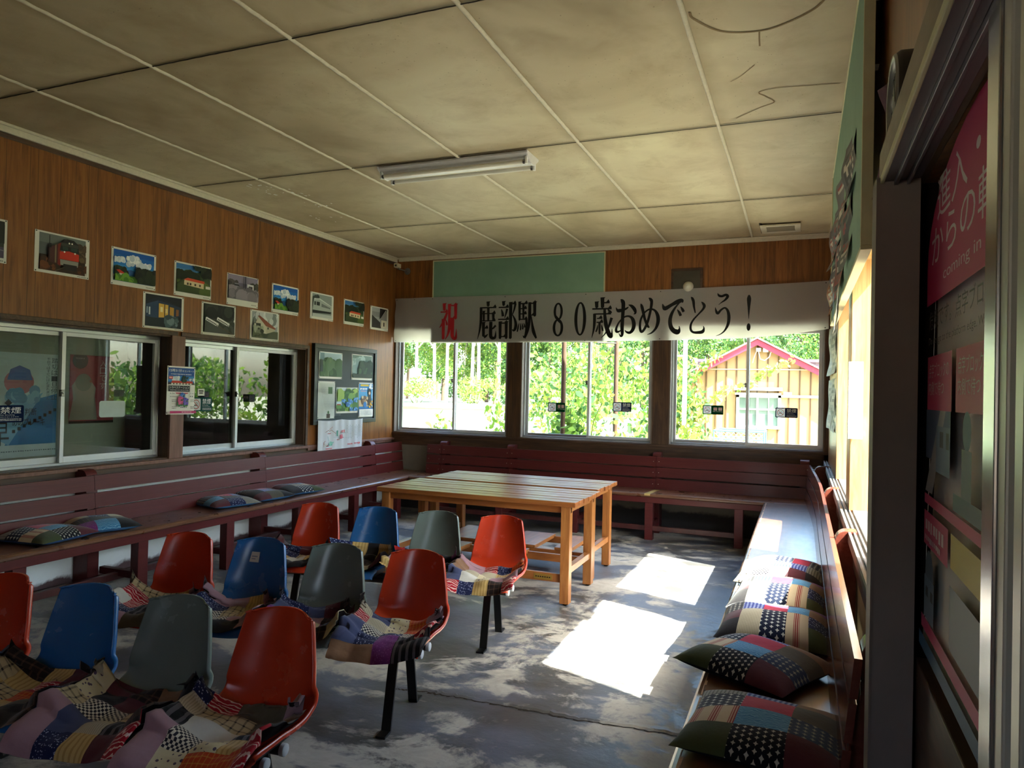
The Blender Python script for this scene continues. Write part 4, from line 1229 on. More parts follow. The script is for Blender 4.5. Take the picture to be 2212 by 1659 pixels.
def d_old(p):
    p.rect('#8a948f', 0, 0, 1, 1); p.rect('#6d7670', 0, 0.2, 1, 0.6); p.blob(['#3c443e', '#4a524c'], 0.12, 0.7, 0.2, 40, 3, 0.9)
    p.poly('#a4aca6', [(0.0, 0.28), (0.98, 0.30), (0.98, 0.52), (0.35, 0.76), (0.06, 0.74)]); p.poly('#cfd6d0', [(0.06, 0.74), (0.35, 0.77), (0.98, 0.53), (0.98, 0.56), (0.36, 0.82), (0.08, 0.79)])
    for u in (0.08, 0.2, 0.28): p.rect('#2a302c', u, 0.50, u + 0.08, 0.66)
    for k in range(7): p.rect('#39403c', 0.46 + k * 0.065, 0.46 - k * 0.005, 0.5 + k * 0.065, 0.60 - k * 0.018)
    p.poly('#171b1a', [(0.0, 0.14), (0.9, 0.22), (0.98, 0.3), (0, 0.28)]); p.rect('#b4bcb8', 0, 0, 1, 0.14); p.line('#555', (0.2, 0.78), (0.2, 0.98), 0.012)
def d_pole(p):
    p.rect('#a9aaa8', 0, 0, 1, 1); p.rect('#8f908e', 0, 0.55, 1, 0.8); p.poly('#3a3634', [(0, 0), (0.62, 0), (0.55, 0.3), (0.0, 0.62)]); p.poly('#262220', [(0.5, 0.45), (0.52, 1.0), (1, 1), (1, 0.86)])
    p.poly('#c9c8c4', [(0.5, 0.4), (0.55, 0.47), (0.96, 0.95), (0.92, 0.95)]); p.poly('#86827e', [(0.56, 0.1), (0.56, 0.48), (0.95, 0.9), (1, 0.9), (1, 0.1)]); p.rect('#d8cdb8', 0.62, 0.02, 0.99, 0.42); p.rect('#4a3a30', 0.76, 0.12, 0.84, 0.32)
def d_night(p):
    p.rect('#101a2c', 0, 0, 1, 1); p.poly('#0a0f18', [(0, 0.75), (0.34, 0.95), (1, 0.7), (1, 1), (0, 1)]); p.poly('#2c4260', [(0.02, 0.3), (0.34, 0.26), (0.34, 0.84), (0.02, 0.68)]); p.poly('#1f324c', [(0.34, 0.26), (0.98, 0.40), (0.98, 0.7), (0.34, 0.84)])
    p.rect('#1c2830', 0, 0, 1, 0.28); p.poly('#d9a94a', [(0.36, 0.30), (0.62, 0.33), (0.62, 0.73), (0.36, 0.75)]); p.poly('#c08f3c', [(0.66, 0.35), (0.78, 0.37), (0.78, 0.66), (0.66, 0.68)]); p.poly('#8a5a3a', [(0.84, 0.4), (0.92, 0.42), (0.92, 0.62), (0.84, 0.62)])
    p.line('#1a2230', (0.52, 0.3), (0.52, 0.75), 0.02); p.rect('#efe0a8', 0.40, 0.48, 0.47, 0.64); p.rect('#e4cc88', 0.54, 0.46, 0.6, 0.6); p.rect('#cdd6e0', 0.09, 0.36, 0.13, 0.60); p.rect('#9fb0c0', 0.03, 0.40, 0.06, 0.6)
    p.blob(['#4a6068', '#6d8288', '#34474e'], 0.72, 0.2, 0.17, 46, 4, 0.8)
def d_two(p):
    p.rect('#1a1c1a', 0, 0, 1, 1); p.blob(['#262a24', '#121412', '#2e332c'], 0.5, 0.75, 0.5, 70, 4, 0.4); p.rect('#3c403c', 0, 0, 1, 0.3); p.blob(['#474b46', '#32362f'], 0.5, 0.15, 0.5, 50, 6, 0.25)
    for ox, oy in ((0.0, 0.0), (0.36, 0.04)):
        p.poly('#d8d8d4', [(ox + 0.02, oy + 0.42), (ox + 0.42, oy + 0.22), (ox + 0.46, oy + 0.32), (ox + 0.06, oy + 0.52)]); p.poly('#f0f0ec', [(ox + 0.03, oy + 0.48), (ox + 0.44, oy + 0.29), (ox + 0.46, oy + 0.34), (ox + 0.06, oy + 0.53)])
        for k in range(7): p.rect('#222422', ox + 0.07 + k * 0.045, oy + 0.42 - k * 0.022, ox + 0.10 + k * 0.045, oy + 0.465 - k * 0.022)
        p.rect('#333', ox + 0.385, oy + 0.21, ox + 0.41, oy + 0.29)
    p.line('#5a4a34', (0.45, 0.24), (0.95, 0.0), 0.02)
def d_house(p):
    p.rect('#9aa0a2', 0, 0, 1, 1); p.blob(['#c9cccd', '#7c8284', '#b4b9ba', '#dde0e0'], 0.6, 0.8, 0.42, 60, 4, 0.4); p.rect('#4c523e', 0, 0, 1, 0.3); p.blob(['#3a4230', '#5a6048'], 0.3, 0.25, 0.3, 40, 6, 0.3)
    p.poly('#c9c4b0', [(0.12, 0.22), (0.52, 0.18), (0.52, 0.50), (0.20, 0.82), (0.12, 0.6)]); p.poly('#b8b29c', [(0.52, 0.18), (0.86, 0.32), (0.86, 0.44), (0.52, 0.5)]); p.poly('#8a4a38', [(0.18, 0.84), (0.26, 0.86), (0.9, 0.42), (0.86, 0.38), (0.5, 0.48)])
    p.rect('#3a3c34', 0.02, 0.42, 0.3, 0.56); p.rect('#c4c0ae', 0.05, 0.44, 0.12, 0.54); p.rect('#33352f', 0.56, 0.36, 0.61, 0.44); p.blob(['#7a806c', '#a0a48e', '#2e3426'], 0.2, 0.32, 0.16, 40, 9, 0.5); p.line('#333', (0.22, 0.82), (0.22, 0.95), 0.012)
def d_cut(p):
    p.rect('#3c3e38', 0, 0, 1, 1); p.rect('#575064', 0, 0, 1, 0.3); p.blob(['#2c302a', '#484a42'], 0.6, 0.7, 0.4, 40, 3, 0.6); p.line('#8a8690', (0.5, 0.3), (1, 0.2), 0.02)
photo('leftmost photo print on the left wall, cut by the picture edge', -5.275, 2.279, d_cut)
photo('photo of an oncoming red diesel locomotive, upper row of prints', -4.686, 2.264, d_train, 0.04, 0.075, 0.07)
photo('photo of white cloud in deep blue sky, the larger-looking left one of two alike', -4.100, 2.262, d_sky)
photo('photo of a long red-roofed station under a pine branch, left of two alike', -3.510, 2.258, d_red)
photo('faded purple photo of a station platform and tracks, deep white lower border', -2.918, 2.253, d_platform, 0.02, 0.02, 0.2)
photo('photo of white cloud in blue sky, the right one beside the old railcar photo', -2.320, 2.246, d_sky)
photo('grey photo of an old railcar in the upper row of prints', -1.720, 2.246, d_old, 0.05, 0.08, 0.09)
photo('photo of a red-roofed station under a pine branch, right of two alike', -1.117, 2.243, d_red)
photo('rightmost photo print beside the corner, dark gable against grey sky', -0.572, 2.232, d_pole, 0.05, 0.08, 0.09)
photo('photo of the station at night with lit yellow windows, lower row', -3.808, 1.957, d_night, 0.045, 0.055, 0.06)
photo('photo of two white railcars on dark tracks seen from above, lower row', -3.207, 1.952, d_two, 0.045, 0.055, 0.08)
photo('photo of a cream house with a red roof under clouds, lower row', -2.610, 1.951, d_house, 0.045, 0.055, 0.08)

# concert flyer on the post
o = sheet('flyer', 'concert flyer in blue, white and pink pinned to the post between office windows', 'flyer', (0.024, -3.578, 1.255), LEFT, 0.292, 0.405, None, M_WHITE, roll=R(0.6))
p = Pic(0.292, 0.405)
p.rect('#2a56a0', 0.03, 0.62, 0.97, 0.97); p.rect('#3f86c8', 0.03, 0.68, 0.97, 0.80); p.blob(['#dfe6ee', '#c4d2e2'], 0.3, 0.74, 0.14, 14, 3, 0.2); p.blob(['#dfe6ee', '#c4d2e2'], 0.88, 0.73, 0.08, 10, 4, 0.2)
p.text('#f4f4f0', '15時31分', 0.06, 0.88, 0.50, 0.945); p.text('#f4f4f0', 'のコンサート', 0.52, 0.885, 0.94, 0.925); p.marks('#cfd8ea', 0.12, 0.835, 0.85, 22, 0.02, 4)
p.rect('#4a4440', 0.03, 0.62, 0.97, 0.66); p.poly('#c23a2a', [(0.12, 0.655), (0.16, 0.70), (0.9, 0.695), (0.9, 0.65)]); p.blob(['#2c4a34', '#20382a'], 0.62, 0.745, 0.1, 16, 6, 0.6)
for k in range(7): p.rect('#e4ded2', 0.12 + k * 0.11, 0.625, 0.19 + k * 0.11, 0.65)
p.rect('#c4404a', 0.03, 0.73, 0.17, 0.79); p.marks('#f0d8d8', 0.05, 0.76, 0.15, 3, 0.03)
p.rect('#26262c', 0.03, 0.475, 0.78, 0.60); p.text('#f2f2ee', 'シカベステーション', 0.06, 0.535, 0.76, 0.585); p.marks('#b8b8b8', 0.08, 0.505, 0.74, 16, 0.018, 5)
p.rect('#e4e2dc', 0.80, 0.475, 0.97, 0.61)
p.poly('#c4566a', [(0.26, 0.455), (0.74, 0.455), (0.70, 0.43), (0.30, 0.43)])
p.text('#55585c', '6.26', 0.08, 0.425, 0.24, 0.45); p.text('#55585c', '7.4', 0.80, 0.425, 0.92, 0.45); p.marks('#77777c', 0.08, 0.37, 0.36, 9, 0.015, 6); p.marks('#77777c', 0.79, 0.375, 0.93, 2, 0.03, 7)
for (u, v, r, c) in ((0.53, 0.375, 0.10, ['#4a7ac8', '#6a96d8', '#3a66b4']), (0.45, 0.29, 0.11, ['#d8608e', '#e487aa', '#c04a78']), (0.62, 0.27, 0.10, ['#6a5cc0', '#8678d0', '#5648a8'])): p.blob(['#4a7a4a', '#38643a'], u, v - 0.02, r * 1.3, 8, 3, 0.5); p.blob(c, u, v, r * 0.8, 34, 4, 0.8)
for v in (0.30, 0.27, 0.16, 0.13): p.marks('#66666a', 0.10, v, 0.26, 4, 0.018, int(v * 100)); p.marks('#66666a', 0.76, v, 0.92, 4, 0.018, int(v * 100) + 1)
p.marks('#4a4a50', 0.40, 0.15, 0.64, 5, 0.02, 9); p.rect('#c4b89a', 0.08, 0.225, 0.26, 0.23)
p.rect('#b82f6a', 0.03, 0.025, 0.97, 0.075); p.marks('#f0d0de', 0.45, 0.05, 0.80, 8, 0.014, 2)
p.build('print', o, 0, -0.0013, 0)

# notice board with five prints and the towel below
t = thing('notice_board', 'black framed notice board on the left wall, holding five prints', 'notice board', (0, -1.675, 1.10), LEFT)
b = MB(); b.box(0.03, 1.18, -0.030, -0.0, 0.03, 0.85)
b.build('panel', plain('#1f2a2e', 0.55, 0.4, 0, 0.15, 12), t)
b = MB(); b.box(0, 1.21, -0.045, 0, 0, 0.045); b.box(0, 1.21, -0.045, 0, 0.835, 0.882); b.box(0, 0.045, -0.045, 0, 0.045, 0.835); b.box(1.165, 1.21, -0.045, 0, 0.045, 0.835)
b.build('frame', plain('#16201f', 0.4, 0.45, 0, 0.15, 12), t, 0.003)
MGLOSS = plain('#d2d6d4', 0.18, 0.55, 0, 0.05)
def bprint(nm, label, y0, z0, wd, ht, draw, b_=0.08):
    o = sheet(nm, label, 'print', (0.0315, y0, z0), LEFT, wd, ht, 'prints pinned on the black notice board', MGLOSS)
    p = Pic(wd * 0.95, ht * (1 - b_ - 0.03)); draw(p)
    p.build('picture', o, wd * 0.025, -0.0014, ht * b_)
def g1(p): p.rect('#7c9cac', 0, 0, 1, 1); p.rect('#a9c4d2', 0.2, 0.5, 1, 1); p.blob(['#4a6a48', '#38563a', '#5c7c58'], 0.5, 0.3, 0.5, 60, 3, 0.45); p.rect('#3c4a4c', 0.0, 0.2, 0.12, 0.7)
def g2(p): p.rect('#6c8480', 0, 0, 1, 1); p.blob(['#a8c0c4', '#8aa6a8'], 0.3, 0.6, 0.3, 30, 3, 0.8); p.blob(['#2c4430', '#3a5838', '#223626'], 0.7, 0.35, 0.35, 60, 5, 0.8); p.rect('#2c3a28', 0, 0, 1, 0.18)
def g3(p):
    p.rect('#cdd2cc', 0, 0, 1, 1)
    for k in range(34): p.marks('#9aa29c', 0.06, 0.96 - k * 0.027, 0.94, 26, 0.008, k)
    p.rect('#4a6a44', 0.10, 0.68, 0.36, 0.87); p.rect('#b8d0d8', 0.62, 0.3, 0.96, 0.46); p.rect('#5a8a44', 0.62, 0.26, 0.96, 0.36); p.rect('#a8463a', 0.66, 0.36, 0.92, 0.39); p.rect('#3c2f2a', 0.02, 0.0, 0.24, 0.12); p.disc('#4a6a44', 0.13, 0.16, 0.06)
def g4(p):
    p.rect('#5c8a4a', 0, 0, 1, 1); p.rect('#b9cccc', 0, 0.68, 1, 1); p.blob(['#4a7a3c', '#7aa454', '#38622e', '#9ab85a'], 0.5, 0.4, 0.5, 110, 3, 0.7)
    for u, v in ((0.12, 0.34), (0.3, 0.42), (0.6, 0.42), (0.84, 0.5), (0.86, 0.08), (0.64, 0.06), (0.45, 0.3)): p.blob(['#4a86c0', '#6aa6d8', '#3a70ac'], u, v, 0.09, 16, int(u * 50), 0.9)
def g5(p):
    p.rect('#2f86c8', 0, 0, 1, 1); p.rect('#56a6dc', 0, 0.55, 1, 0.8); p.rect('#d9b83c', 0.1, 0.92, 0.7, 0.98); p.marks('#e8f0f6', 0.08, 0.84, 0.62, 6, 0.06, 2); p.marks('#e8b0c0', 0.12, 0.77, 0.55, 7, 0.03, 5); p.blob(['#e8eef2', '#d4dee6'], 0.85, 0.92, 0.14, 12, 3, 0.5)
    p.rect('#c8b490', 0, 0.30, 0.7, 0.5); p.blob(['#7a6048', '#a88a66', '#d8c8a8'], 0.42, 0.5, 0.22, 30, 4, 0.4); p.disc('#20262e', 0.74, 0.74, 0.12, 14, 0.12); p.disc('#d8b498', 0.74, 0.71, 0.07, 12, 0.05); p.poly('#3a3438', [(0.6, 0.34), (0.9, 0.34), (0.84, 0.66), (0.66, 0.66)])
    p.disc('#2c78c0', 0.42, 0.36, 0.12); p.blob(['#e8b428', '#d89a1c', '#6a4a18'], 0.84, 0.36, 0.13, 20, 6, 0.9); p.rect('#f0eee6', 0, 0, 1, 0.22); p.rect('#2c68a8', 0, 0.22, 1, 0.26)
    for k in range(4): p.marks('#8a8f98', 0.1, 0.17 - k * 0.04, 0.9, 14, 0.014, k)
bprint('photo_print', 'glossy print of greenery and eaves, top left on the black notice board', -1.585, 1.605, 0.42, 0.293, g1)
bprint('photo_print', 'glossy print of dark trees, top right on the black notice board', -0.980, 1.604, 0.43, 0.300, g2)
bprint('article_sheet', 'printed article with small photos, lower left on the black notice board', -1.592, 1.163, 0.302, 0.412, g3, 0.03)
bprint('photo_print', 'glossy print of blue hydrangeas, bottom middle of the black notice board', -1.265, 1.217, 0.426, 0.295, g4)
bprint('poster', 'blue festival poster with sunflowers and a dark-haired girl, lower right of notice board', -0.828, 1.163, 0.305, 0.411, g5, 0.02)
# towel
tw, th_ = 0.845, 0.36
b = MB()
def tf(u, v):
    sag = 0.012 * abs(math.sin(PI * 2 * u)) * v
    return (u * tw, -0.012 - 0.006 * math.sin(u * 17 + v) * (1 - v) - 0.004 * math.sin(u * 41), v * th_ - sag)
b.grid(tf, 60, 14)
tow = b.build('hand_towel', m_cloth_translucent('towel_cotton', (0.70, 0.71, 0.74, 1), 0.1), None)
tow.location = (0.045, -1.61, 0.79); tow.rotation_euler = (0, 0, LEFT)
tag(tow, 'white printed cotton hand towel pinned below the black notice board', 'towel')
p = Pic(tw, th_)
def strokes(c, pts, t=0.01):
    for a, q in zip(pts, pts[1:]): p.line(c, a, q, t)
strokes('#8a5a4a', [(0.14, 0.62), (0.20, 0.68), (0.23, 0.65), (0.26, 0.69), (0.36, 0.57)]); strokes('#c07a60', [(0.22, 0.70), (0.29, 0.78)])
p.marks('#b83a3a', 0.19, 0.58, 0.26, 3, 0.03); p.rect('#5a9a84', 0.38, 0.48, 0.41, 0.66); strokes('#6a6a6a', [(0.46, 0.58), (0.58, 0.57)], 0.012); p.blob(['#d04a5a', '#e08a94'], 0.49, 0.47, 0.04, 12, 3, 1.2); p.blob(['#d05a5a', '#e0a0a0'], 0.52, 0.63, 0.03, 8, 4, 1)
p.marks('#b83a3a', 0.38, 0.37, 0.44, 3, 0.03); p.blob(['#8ac4b0', '#6ab09a'], 0.26, 0.28, 0.04, 14, 6, 1.2); strokes('#7aa', [(0.18, 0.5), (0.2, 0.36), (0.22, 0.36)], 0.008); strokes('#8a4a3a', [(0.1, 0.18), (0.1, 0.32), (0.13, 0.36)], 0.012); p.rect('#8a4a3a', 0.15, 0.19, 0.2, 0.22); p.blob(['#c8c8c0', '#a08a7a'], 0.12, 0.24, 0.03, 9, 2, 1.6)
p.marks('#c84a4a', 0.14, 0.12, 0.28, 6, 0.035, 5); strokes('#9ab', [(0.30, 0.46), (0.4, 0.45), (0.52, 0.42), (0.72, 0.40)], 0.006)
for k, (u, n) in enumerate(((0.60, 6), (0.635, 9), (0.665, 9), (0.695, 9), (0.725, 9), (0.775, 7), (0.80, 8), (0.83, 9), (0.86, 9), (0.89, 8), (0.925, 6))):
    for q in range(n):
        rr = random.Random(k * 31 + q)
        vv = 0.80 - (0.04 if k % 2 else 0.0) - q * 0.045
        p.rect('#4a6a60', u - 0.006 * rr.uniform(.5, 1), vv - 0.012, u + 0.006 * rr.uniform(.5, 1), vv + 0.008)
p.marks('#c84a4a', 0.60, 0.205, 0.72, 5, 0.05, 3); p.marks('#c84a4a', 0.75, 0.215, 0.90, 5, 0.06, 4)
pr = p.build('print', tow, 0, -0.024, 0)
# office posters behind the glass
o = sheet('crossing_poster', 'pale blue level-crossing safety poster seen through the left office window', 'poster', (-0.575, -4.62, 0.93), LEFT, 0.56, 0.79, None, plain('#aebcc4', 0.6, 0.3), False)
p = Pic(0.56, 0.79)
p.poly('#2f6ea4', [(0.25, 0.12), (1, 0.12), (1, 0.62), (0.62, 0.55), (0.4, 0.3)]); p.poly('#6f9cc0', [(0.1, 0.2), (0.3, 0.5), (0.75, 0.62), (0.3, 0.12)])
p.disc('#a4626c', 0.42, 0.72, 0.2, 20, 0.12); p.poly('#3f5a9a', [(0.26, 0.74), (0.3, 0.84), (0.42, 0.88), (0.56, 0.84), (0.6, 0.74)]); p.blob(['#5f86a8', '#7aa0bc'], 0.5, 0.6, 0.2, 18, 4, 0.3)
p.vtext('#23303c', '踏切は一旦停止', 0.86, 0.95, 0.97, 0.55); p.vtext('#33424e', '手前ではすぐにはとまれません', 0.79, 0.84, 0.97, 0.55)
p.text('#20262c', 'の判断', 0.42, 0.40, 0.66, 0.47); p.text('#20262c', 'めのブレーキ', 0.34, 0.30, 0.78, 0.375); p.text('#20262c', '早', 0.08, 0.12, 0.30, 0.34)
for k in range(9): p.rect('#1c2228', 0.34 + k * 0.07, 0.235 + k * 0.025, 0.38 + k * 0.07, 0.265 + k * 0.025)
for u, v in ((0.12, 0.5), (0.2, 0.46), (0.28, 0.52)): p.poly('#20262c', [(u, v - 0.03), (u + 0.05, v), (u, v + 0.04), (u - 0.05, v)])
p.marks('#5a6a74', 0.2, 0.06, 0.95, 24, 0.012)
p.build('print', o, 0, -0.0014, 0)
o = sheet('event_poster', 'pink poster hanging from a dark rail, seen through the left office window', 'poster', (-0.575, -3.985, 1.17), LEFT, 0.40, 0.56, None, plain('#8f3a48', 0.6, 0.3), False)
p = Pic(0.40, 0.56)
p.disc('#2c2830', 0.22, 0.92, 0.17, 20); p.marks('#8a8088', 0.12, 0.95, 0.32, 6, 0.02); p.poly('#8f8a86', [(0.0, 0.05), (0.62, 0.05), (0.56, 0.4), (0.58, 0.52), (0.4, 0.68), (0.2, 0.7), (0.05, 0.55), (0.08, 0.36)]); p.disc('#6f7270', 0.3, 0.6, 0.18, 20); p.disc('#8a5a50', 0.46, 0.62, 0.03)
p.vtext('#c8b0b0', '入口です', 0.66, 0.80, 0.95, 0.50); p.rect('#24191c', 0.0, 0.0, 1.0, 0.035)
p.build('print', o, 0, -0.0014, 0)

# ================================================================== NO-SMOKING STICKERS
def film(c):
    k = ('film', c)
    if k not in _mc: _mc[k] = m_cloth_translucent('film_' + c.lstrip('#'), lin(c), 0.35)
    return _mc[k]
def sticker(label, loc, rotz, w, h, style):
    r = thing('no_smoking_sticker', label, 'sticker', loc, rotz, 'no-smoking stickers on the window panes')
    base = {'navy': '#1f2c52', 'green': '#0f4a2a', 'teal': '#2c5a58'}[style]
    def rr(b, x0, z0, x1, z1, rd, y0, y1, m=0):
        pts = []
        for cx, cz, a0 in ((x1 - rd, z1 - rd, 0), (x0 + rd, z1 - rd, 90), (x0 + rd, z0 + rd, 180), (x1 - rd, z0 + rd, 270)):
            for k in range(5):
                a = math.radians(a0 + k * 22.5); pts.append((cx + rd * math.cos(a), cz + rd * math.sin(a)))
        b.prism(pts, y0, y1, m)
    b = MB(); s = h * 0.82; e_ = h * 0.09
    rr(b, e_ + s, 0, w, h, h * 0.10, -0.0012, 0); b.box(h * 0.05, e_ + s + h * 0.12, -0.0012, 0, 0, e_); b.box(h * 0.05, e_ + s + h * 0.12, -0.0012, 0, h - e_, h); b.box(0, e_, -0.0012, 0, h * 0.05, h * 0.95)
    b.build('plate', film(base), r)
    b = MB()
    rr(b, h * 0.09, h * 0.09, h * 0.09 + s, h * 0.91, h * 0.08, -0.0016, -0.0012)
    b.build('white_panel', film('#e4e6e6'), r)
    p = Pic(1, 1); cx, cz, R0 = h * 0.5, h * 0.5, s * 0.40
    def ring(c, r0, r1):
        y = p.step()
        for k in range(28):
            a, q = 2 * PI * k / 28, 2 * PI * (k + 1) / 28
            p.b.face([(cx + r0 * math.cos(a), y, cz + r0 * math.sin(a)), (cx + r1 * math.cos(a), y, cz + r1 * math.sin(a)), (cx + r1 * math.cos(q), y, cz + r1 * math.sin(q)), (cx + r0 * math.cos(q), y, cz + r0 * math.sin(q))], p.mi(c))
    p.rect('#22262c', cx - R0 * 0.6, cz - R0 * 0.28, cx + R0 * 0.35, cz - R0 * 0.10); p.rect('#7a7e84', cx + R0 * 0.40, cz - R0 * 0.28, cx + R0 * 0.6, cz - R0 * 0.10)
    for k in range(2):
        p.line('#55595f', (cx + R0 * (0.3 + 0.2 * k), cz + R0 * 0.02), (cx + R0 * (0.2 + 0.25 * k), cz + R0 * 0.26), R0 * 0.07); p.line('#55595f', (cx + R0 * (0.2 + 0.25 * k), cz + R0 * 0.26), (cx - R0 * (0.05 - 0.2 * k), cz + R0 * 0.42), R0 * 0.07)
    ring('#b03a34', R0 * 0.86, R0); p.line('#b03a34', (cx - R0 * 0.64, cz + R0 * 0.64), (cx + R0 * 0.64, cz - R0 * 0.64), R0 * 0.14)
    x0 = h * 1.02
    if style == 'green':
        p.rect('#e6d8d4', x0 + (w - x0) * 0.12, h * 0.44, x0 + (w - x0) * 0.44, h * 0.76); p.rect('#e6d8d4', x0 + (w - x0) * 0.56, h * 0.44, x0 + (w - x0) * 0.88, h * 0.76)
        p.text('#a83a3a', '禁', x0 + (w - x0) * 0.13, h * 0.46, x0 + (w - x0) * 0.43, h * 0.74); p.text('#a83a3a', '煙', x0 + (w - x0) * 0.57, h * 0.46, x0 + (w - x0) * 0.87, h * 0.74)
        p.text('#dfe6e0', 'No Smoking', x0 + (w - x0) * 0.08, h * 0.26, x0 + (w - x0) * 0.92, h * 0.38)
    else:
        p.text('#eef0f2', '禁煙', x0 + (w - x0) * 0.05, h * 0.52, x0 + (w - x0) * 0.88, h * 0.90)
        p.text('#e0e4ea', 'No Smoking', x0 + (w - x0) * 0.05, h * 0.39, x0 + (w - x0) * 0.62, h * 0.47)
        p.marks('#c4cad6', x0 + (w - x0) * 0.05, h * 0.32, x0 + (w - x0) * 0.8, 9, h * 0.03)
        for k in (0.20, 0.12): p.marks('#d4d8e0', x0 + (w - x0) * 0.05, h * k, x0 + (w - x0) * 0.9, 16, h * 0.05, int(k * 100))
    p.build('print', r, 0, -0.0017, 0)
    return r
sticker('green no-smoking sticker on the left pane of the middle back window', (2.083, 0.0955, 1.276), BACK, 0.215, 0.110, 'green')
sticker('navy no-smoking sticker on the right pane of the middle back window', (2.873, 0.0955, 1.302), BACK, 0.218, 0.108, 'navy')
sticker('green no-smoking sticker on the left pane of the back window facing the hut', (3.882, 0.0955, 1.302), BACK, 0.220, 0.100, 'green')
sticker('navy no-smoking sticker on the right pane of the back window facing the hut', (4.633, 0.0955, 1.292), BACK, 0.220, 0.104, 'navy')
sticker('navy no-smoking sticker on the office window at the left picture edge', (-0.175, -4.90, 1.219), LEFT, 0.29, 0.119, 'navy')
sticker('dull teal no-smoking sticker on the darker office window beside the concert flyer', (-0.155, -3.155, 1.266), LEFT, 0.25, 0.128, 'teal')
b = MB(); b.box(0, 0.078, -0.0012, 0, 0, 0.062); b.box(0.012, 0.066, -0.0016, -0.0012, 0.038, 0.048, 1); b.box(0.016, 0.06, -0.0016, -0.0012, 0.02, 0.029, 1)
o = b.build('paper_note', [M_PAPER, M_DARK]); o.location = (-0.155, -3.074, 1.408); o.rotation_euler = (0, 0, LEFT)
tag(o, 'tiny white note stuck above the teal no-smoking sticker on the office window', 'note')
b = MB()
pts = []
for cx, cz, a0 in ((0.208, 0.108, 0), (0.02, 0.108, 90), (0.02, 0.02, 180), (0.208, 0.02, 270)):
    for k in range(5): pts.append((cx + 0.02 * math.cos(R(a0 + k * 22.5)), cz + 0.02 * math.sin(R(a0 + k * 22.5))))
b.prism(pts, -0.001, 0)
o = b.build('blank_label', plain('#b4c2c0', 0.4, 0.4)); o.location = (-0.148, -4.05, 1.238); o.rotation_euler = (0, 0, LEFT)
tag(o, 'blank pale rounded label stuck on the right pane of the left office window', 'label')

# ================================================================== BACK WALL THINGS
# green board
t = thing('green_board', 'pale green painted board high on the back wall, above the banner', 'board', (0.545, 0, 2.32), BACK)
b = MB(); b.box(0.012, 2.222, -0.010, -0.0, 0.0, 0.803)
def m_green():
    tt = NT('faded_green_board')
    co = tt.co(); n = tt.noise(co, 1.6, 5, 0.6); n2 = tt.noise(co, 9, 7, 0.7)
    c = tt.ramp(n, [(0.3, (0.17, 0.30, 0.205)), (0.7, (0.225, 0.37, 0.26))])
    x, y, z = tt.sep(co)
    e = tt.math('ADD', z, tt.math('MULTIPLY', tt.math('SUBTRACT', n2, 0.5), 0.5))
    c = tt.mix(tt.ramp(n2, [(0.66, (0, 0, 0)), (0.74, (0.7, 0.7, 0.7))]), c, (0.07, 0.10, 0.07, 1))
    tt.bsdf(c, 0.6, 0.3)
    return tt.m
M_GREEN = m_green()
b.build('panel', M_GREEN, t)
b = MB(); b.box(0, 0.014, -0.016, 0, 0, 0.818); b.box(2.220, 2.234, -0.016, 0, 0, 0.818); b.box(0.014, 2.22, -0.016, 0, 0.803, 0.818)
b.build('frame', M_CREAM, t, 0.002)
# flue cover
t = thing('flue_cover', 'grey metal flue plate with a white round cap peeping over the banner', 'flue cover', (3.53, 0, 2.50), BACK)
b = MB(); b.box(0.0, 0.34, -0.012, 0, 0, 0.40)
b.build('frame', M_DKWOODX, t, 0.003)
b = MB(); b.box(0.025, 0.315, -0.018, -0.012, 0.02, 0.372)
b.build('plate', plain('#4a463c', 0.55, 0.4, 0.3, 0.35, 14), t, 0.002)
b = MB(); b.lathe([(0.0, -0.085), (0.022, -0.080), (0.040, -0.066), (0.053, -0.042), (0.057, -0.018)], 28, 0, (0.188, 0, 0.197), 'y')
b.build('cap', plain('#d2cfbf', 0.5, 0.4), t)

# banner
def bn_shift(x, z):
    y = -0.030
    if x < 0.60:
        k = (0.60 - x) / 0.6
        y += -0.010 * math.sin(x * 21 + z * 9) * k - 0.008 * math.sin(x * 9 - z * 25) * k - 0.01 * k
    y -= 0.006 * math.sin(x * 2.2) * (2.68 - z)
    if x > 4.4:
        k = (x - 4.4) / 0.7
        y += -0.035 * k * k * (1 - 0.4 * math.sin((z - 2.1) * 5)) - 0.012 * k * math.sin(z * 8)
    if 3.3 < x: y += -0.012 * math.sin((x - 3.3) * 3.4) * (2.66 - z)
    return y
def bn_bot(x):
    pts = [(0.02, 2.108), (0.54, 2.100), (0.545, 2.094), (2.78, 2.096), (2.785, 2.102), (3.53, 2.108), (4.3, 2.125), (4.7, 2.155), (5.09, 2.205), (5.14, 2.215)]
    for (a, c), (d, e) in zip(pts, pts[1:]):
        if x <= d: return c + (e - c) * (x - a) / (d - a)
    return pts[-1][1]
def bn_top(x):
    pts = [(0.02, 2.668), (0.54, 2.672), (1.6, 2.668), (2.56, 2.668), (3.6, 2.672), (5.135, 2.700)]
    for (a, c), (d, e) in zip(pts, pts[1:]):
        if x <= d: return c + (e - c) * (x - a) / (d - a)
    return pts[-1][1]
t = thing('banner', 'long white congratulation banner with red and black lettering across the back wall', 'banner', (0, 0, 0), BACK)
b = MB()
def bf(u, v):
    x = 0.022 + (5.132 - 0.022) * u
    z = bn_bot(x) + (bn_top(x) - bn_bot(x)) * v
    return (x, bn_shift(x, z), z)
b.grid(bf, 220, 24)
b.build('cloth', m_cloth_translucent('banner_vinyl', (0.70, 0.68, 0.66, 1), 0.60), t)
b = MB()
def bf2(u, v):
    x = 0.545 + (2.782 - 0.545) * u
    z = 2.098 + (2.30 - 2.098) * v
    return (x, bn_shift(x, z) + 0.012, z)
